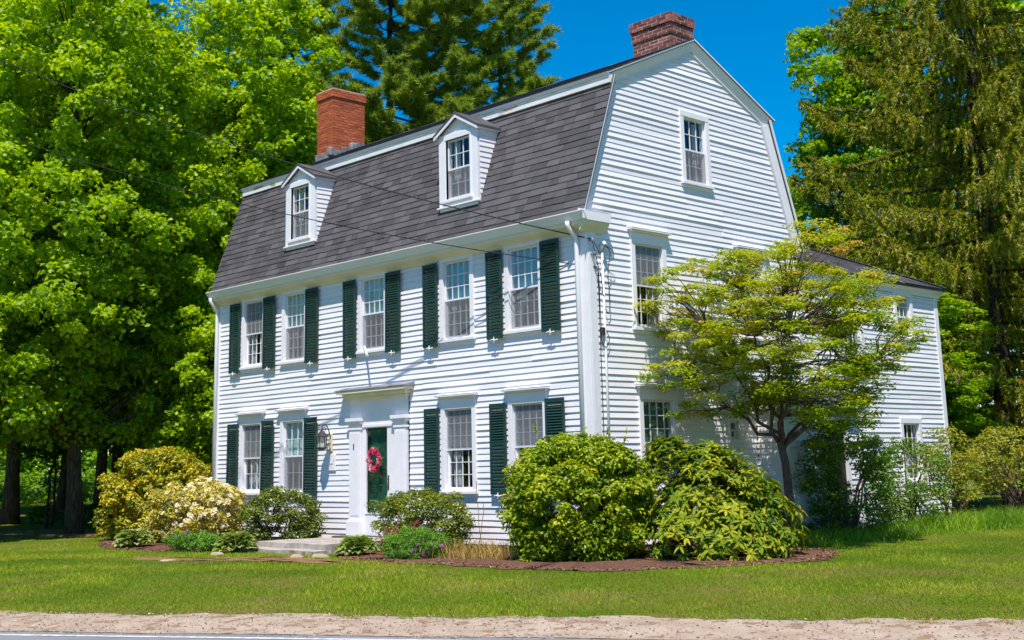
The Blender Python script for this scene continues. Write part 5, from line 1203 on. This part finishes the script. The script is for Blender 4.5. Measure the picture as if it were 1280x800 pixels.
def hosta(label, x, y, r_, nlv, seed):
    global rng; rng = np.random.default_rng(seed); root = thing('hosta', label, 'plant', at_g(x, y), group='hostas by the steps')
    k = nlv * 2; a = rng.random(k) * 6.283; q = rng.random(k) ** 0.7; T = np.stack([np.cos(a), np.sin(a), 0.75 - 0.9 * q], 1); P = np.stack([np.cos(a) * r_ * (0.05 + 0.62 * q), np.sin(a) * r_ * (0.05 + 0.62 * q), 0.04 + r_ * 0.62 * (1 - 0.85 * q * q)], 1)
    N = norm(np.stack([-np.cos(a) * 0.4, -np.sin(a) * 0.4, np.ones(k)], 1) + unit(k) * 0.2)
    link('leaves', leaf_mesh('leaves', P, T, N, r_ * rng.uniform(0.34, 0.5, k), r_ * rng.uniform(0.24, 0.34, k), rng.random(k), LM['hosta'], long=True, fold=0.15), root)
    mb = MB()
    for i in range(0, k, 2): mb.tube([(0, 0, 0), tuple(P[i])], [0.008, 0.005], 4)
    mb.build('stem', LM['hosta'], root)
hosta('variegated hosta at the left end of the granite steps', -6.35, -2.95, 0.42, 90, 131)
hosta('hosta at the far left below the azalea', -10.2, -3.0, 0.42, 70, 133)
hosta('hosta at the right end of the granite steps', -3.45, -2.35, 0.38, 80, 137)
# red-brown plumes
root = thing('plume_plant', 'red-brown plumed plant between the holly and the steps', 'plant', at_g(-2.75, -2.0)); rng = np.random.default_rng(141); random.seed(141)
mb = MB(); cs = []
for i in range(20):
    a = random.random() * 6.283; q = random.random() ** 0.5 * 0.38; h_ = random.uniform(0.25, 0.55); tip = (math.cos(a) * q * 1.2, math.sin(a) * q, h_); mb.tube([(tip[0] * 0.4, tip[1] * 0.4, 0), tip], 0.007, 4)
    for k in range(5): cs.append((tip[0] + random.gauss(0, 0.03), tip[1] + random.gauss(0, 0.03), h_ - 0.05 * k))
cs = np.array(cs); rr = np.full((len(cs), 3), 0.055); P, T, N, ti = clump_leaves(cs, rr, 34); link('plume', leaf_mesh('plume', P, T, N, 0.035, 0.018, ti, LM['sedum']), root); mb.build('stem', MT['barkpale'], root)

def blades(x, y, h, w, tint, m, name, z=None, bend=0.35, **props):
    """one curved two-triangle-pair blade per point"""
    k = len(x); z = gz(x, y) if z is None else z; a = rng.random(k) * 6.283; s = np.stack([np.cos(a), np.sin(a), np.zeros(k)], 1); ln = rng.normal(size=(k, 3)) * bend; ln[:, 2] = 0
    B = np.stack([x, y, z - 0.005], 1); h_ = h[:, None]; w_ = w[:, None]
    m1 = B + np.array([0, 0, 0.62]) * h_ + ln * h_ * 0.3; tip = B + np.array([0, 0, 1.0]) * h_ + ln * h_ * 1.0
    V = np.stack([B - s * w_ / 2, B + s * w_ / 2, m1 + s * w_ * 0.36, m1 - s * w_ * 0.36, tip], 1).reshape(-1, 3)
    F = (np.arange(k)[:, None, None] * 5 + np.array([[0, 1, 2], [0, 2, 3], [3, 2, 4]])[None]).reshape(-1, 3)
    return link(name, tri_mesh(name, V, F, np.repeat(tint, 5), m), **props)
# dry straw-coloured tufts left of the round bush
root = thing('dry_grass_tuft', 'straw-yellow dry grass tufts left of the round bush', 'grass tuft', at_g(-0.8, -1.9)); rng = np.random.default_rng(151)
k = 900; cx_ = rng.normal(size=k) * 0.42; cy_ = rng.normal(size=k) * 0.25; blades(cx_, cy_, rng.uniform(0.12, 0.36, k), rng.uniform(0.006, 0.012, k), rng.random(k), LM['dry'], 'blades', z=np.zeros(k), bend=0.5, parent=root)
mb = MB()
for i in range(6): x = random.uniform(-0.1, 0.35); y = random.uniform(0, 0.5); mb.tube(limb_path((x, y, 0), (x + random.gauss(0, 0.12), y, random.uniform(0.7, 1.25)), 0.05, 5, 0.1), 0.005, 4)
mb.build('dry_stalk', LM['dry'], root)

# shrubs by the back wing
shrub('climbing_shrub', 'dark green leafy shrub growing against the side entry', at_g(1.35, 5.6), 0.75, 0.95, 2.05, 150, 62, 0.07, 0.042, 'vine', seed=161, crad=(0.13, 0.26), power=3.0, nstem=14, up=0.4)
shrub('climbing_shrub', 'open dark shrub between the side entry and the wing window', at_g(1.2, 8.2), 0.6, 1.15, 1.75, 100, 52, 0.07, 0.042, 'vine', seed=163, crad=(0.13, 0.28), power=2.6, nstem=14, up=0.4)
shrub('open_shrub', 'thin yellow-leaved shrub in front of the wing window', at_g(1.05, 10.2), 0.55, 0.9, 1.95, 90, 40, 0.075, 0.04, 'openyel', seed=167, crad=(0.15, 0.28), nstem=22, bottom=0.5)
shrub('open_shrub', 'yellow-bronze shrub with bare stems at the far corner of the wing', at_g(1.2, 12.9), 1.0, 1.05, 2.0, 105, 38, 0.085, 0.045, 'openyel', seed=169, crad=(0.16, 0.32), nstem=30, bottom=0.7)
rng = np.random.default_rng(171)
k = 15000; t = rng.random(k); x = 1.1 + rng.random(k) * 2.2 + 0.5 * (t - 0.5); y = 2.6 + 15 * t; keep = (x > 0.8) & ((x - 1.0) < 2.1 - 0.7 * np.abs(np.sin(y * 1.3)) * 0.6); x, y = x[keep], y[keep]; fr_ = np.clip((3.1 - 0.35 * np.sin(y * 2.1) - 0.25 * np.sin(y * 5.3 + 1) - x) / 0.9, 0.22, 1)
blades(x, y, rng.uniform(0.12, 0.46, len(x)) * (0.6 + 0.35 * (y > 7)) * fr_, rng.uniform(0.010, 0.02, len(x)), np.clip(0.45 + 0.2 * np.sin(x * 3 + y * 1.7) + rng.normal(size=len(x)) * 0.2, 0, 1), LM['tall'], 'tall_grass', bend=0.55, kind='stuff', label='tall uncut grass along the gable and the back wing', category='grass')

# ------------------------------------------------------------------ lawn blades
rng = np.random.default_rng(181)
def lawn_pts(k, l0, l1, s0, s1, pw):
    l = rng.uniform(l0, l1, k); s = s0 + (s1 - s0) * rng.random(k) ** pw; return RO[0] + RD[0]*l + RN[0]*s, RO[1] + RD[1]*l + RN[1]*s, s
parts_ = [lawn_pts(260000, -13, 12, -0.10, 9.5, 1.3), lawn_pts(50000, -28, -5, 2.0, 14, 1.0), lawn_pts(50000, 10, 22, 0.0, 9, 1.0), lawn_pts(80000, 2, 22, 7.0, 15.5, 1.0)]
x, y, s = (np.concatenate([p[i] for p in parts_]) for i in range(3))
xj, yj = x + rng.normal(size=len(x)) * 0.10, y + rng.normal(size=len(x)) * 0.10
keep = ~(inpoly(BED1, xj, yj) | inpoly(BED2, xj, yj) | ((x > -L_ - 0.1) & (x < 0.1) & (y > -0.1)) | ((x > -7.1) & (x < -4.3) & (y > -2.7)) | ((x < 0.9) & (y > 6)))
soil = inpoly([(-4.6, -3.1), (-3.4, -3.2), (-2.2, -3.5), (-2.6, -3.9), (-3.9, -4.1), (-5.2, -4.6), (-6.6, -4.9), (-7.0, -4.6), (-5.6, -4.1), (-4.9, -3.7)], x, y) & (rng.random(len(x)) < 0.85)
wob = 0.10 * np.sin(x * 1.9 + y) + 0.07 * np.sin(x * 4.7 - y * 2.1) + 0.05 * np.sin(x * 11.3 + y * 7.7)
edge = s + wob < 0.10 + 0.14 * rng.random(len(x)); tuft = (s > -0.28) & (np.sin(x * 6.1 + 1.3) * np.sin(y * 8.3) > 0.72)
keep &= ~soil & ~(edge & ~tuft); x, y, s = x[keep], y[keep], s[keep]
def fbm(x, y, f, seed, o=4):
    """smooth value noise, several octaves, -1..1"""
    g = np.random.default_rng(seed).uniform(-1, 1, (256, 256)); out = 0; amp = 1; tot = 0
    for i in range(o):
        u, v = x * f + 37.1 * i, y * f + 11.7 * i; iu, iv = np.floor(u).astype(int), np.floor(v).astype(int); fu, fv = u - iu, v - iv; fu = fu * fu * (3 - 2 * fu); fv = fv * fv * (3 - 2 * fv)
        G = lambda a, b: g[a % 256, b % 256]
        out = out + amp * ((G(iu, iv) * (1 - fu) + G(iu + 1, iv) * fu) * (1 - fv) + (G(iu, iv + 1) * (1 - fu) + G(iu + 1, iv + 1) * fu) * fv); tot += amp; amp *= 0.55; f *= 2.1
    return out / tot
lx_ = (x - RO[0]) * RD[0] + (y - RO[1]) * RD[1]                       # along the road: mowing drags the patches out that way
patch = fbm(lx_ * 0.85, s, 0.8, 5); patch2 = fbm(lx_ * 0.9 + 9, s, 0.6, 8); clov = fbm(lx_, s, 2.4, 12)
ti = np.clip(0.33 + 0.75 * patch + 0.22 * clov + rng.normal(size=len(x)) * 0.13, 0, 0.80)
dryb = rng.random(len(x)) < np.clip(0.03 + 2.0 * np.clip(patch2 - 0.06, 0, 1) * np.clip((5.5 - s) / 4, 0, 1) + 0.30 * (s < 0.5) + 0.12 * (s < 1.1), 0, 0.75); ti[dryb] = 0.88 + 0.12 * rng.random(dryb.sum())
hgt = rng.uniform(0.018, 0.045, len(x)) * (1 + 0.7 * np.clip(patch + 0.5 * clov, -0.6, 1)) * (1 - 0.35 * dryb)
hgt = hgt * np.where(s < 0.15, 1.5, 1.0); a = rng.random(len(x)) * 6.283; wd = rng.uniform(0.007, 0.0125, len(x)); sv = np.stack([np.cos(a), np.sin(a), np.zeros(len(x))], 1) * (wd * 0.5)[:, None]
B = np.stack([x, y, gz(x, y) - 0.004], 1); ln_ = rng.normal(size=(len(x), 3)) * 0.6; ln_[:, 2] = 1.0
V = np.stack([B - sv, B + sv, B + ln_ * hgt[:, None]], 1).reshape(-1, 3)
link('lawn_grass', tri_mesh('lawn_grass', V, np.arange(len(V)).reshape(-1, 3), np.repeat(ti, 3), LM['grass']), kind='stuff', label='short sunlit lawn grass between the road and the house', category='grass')
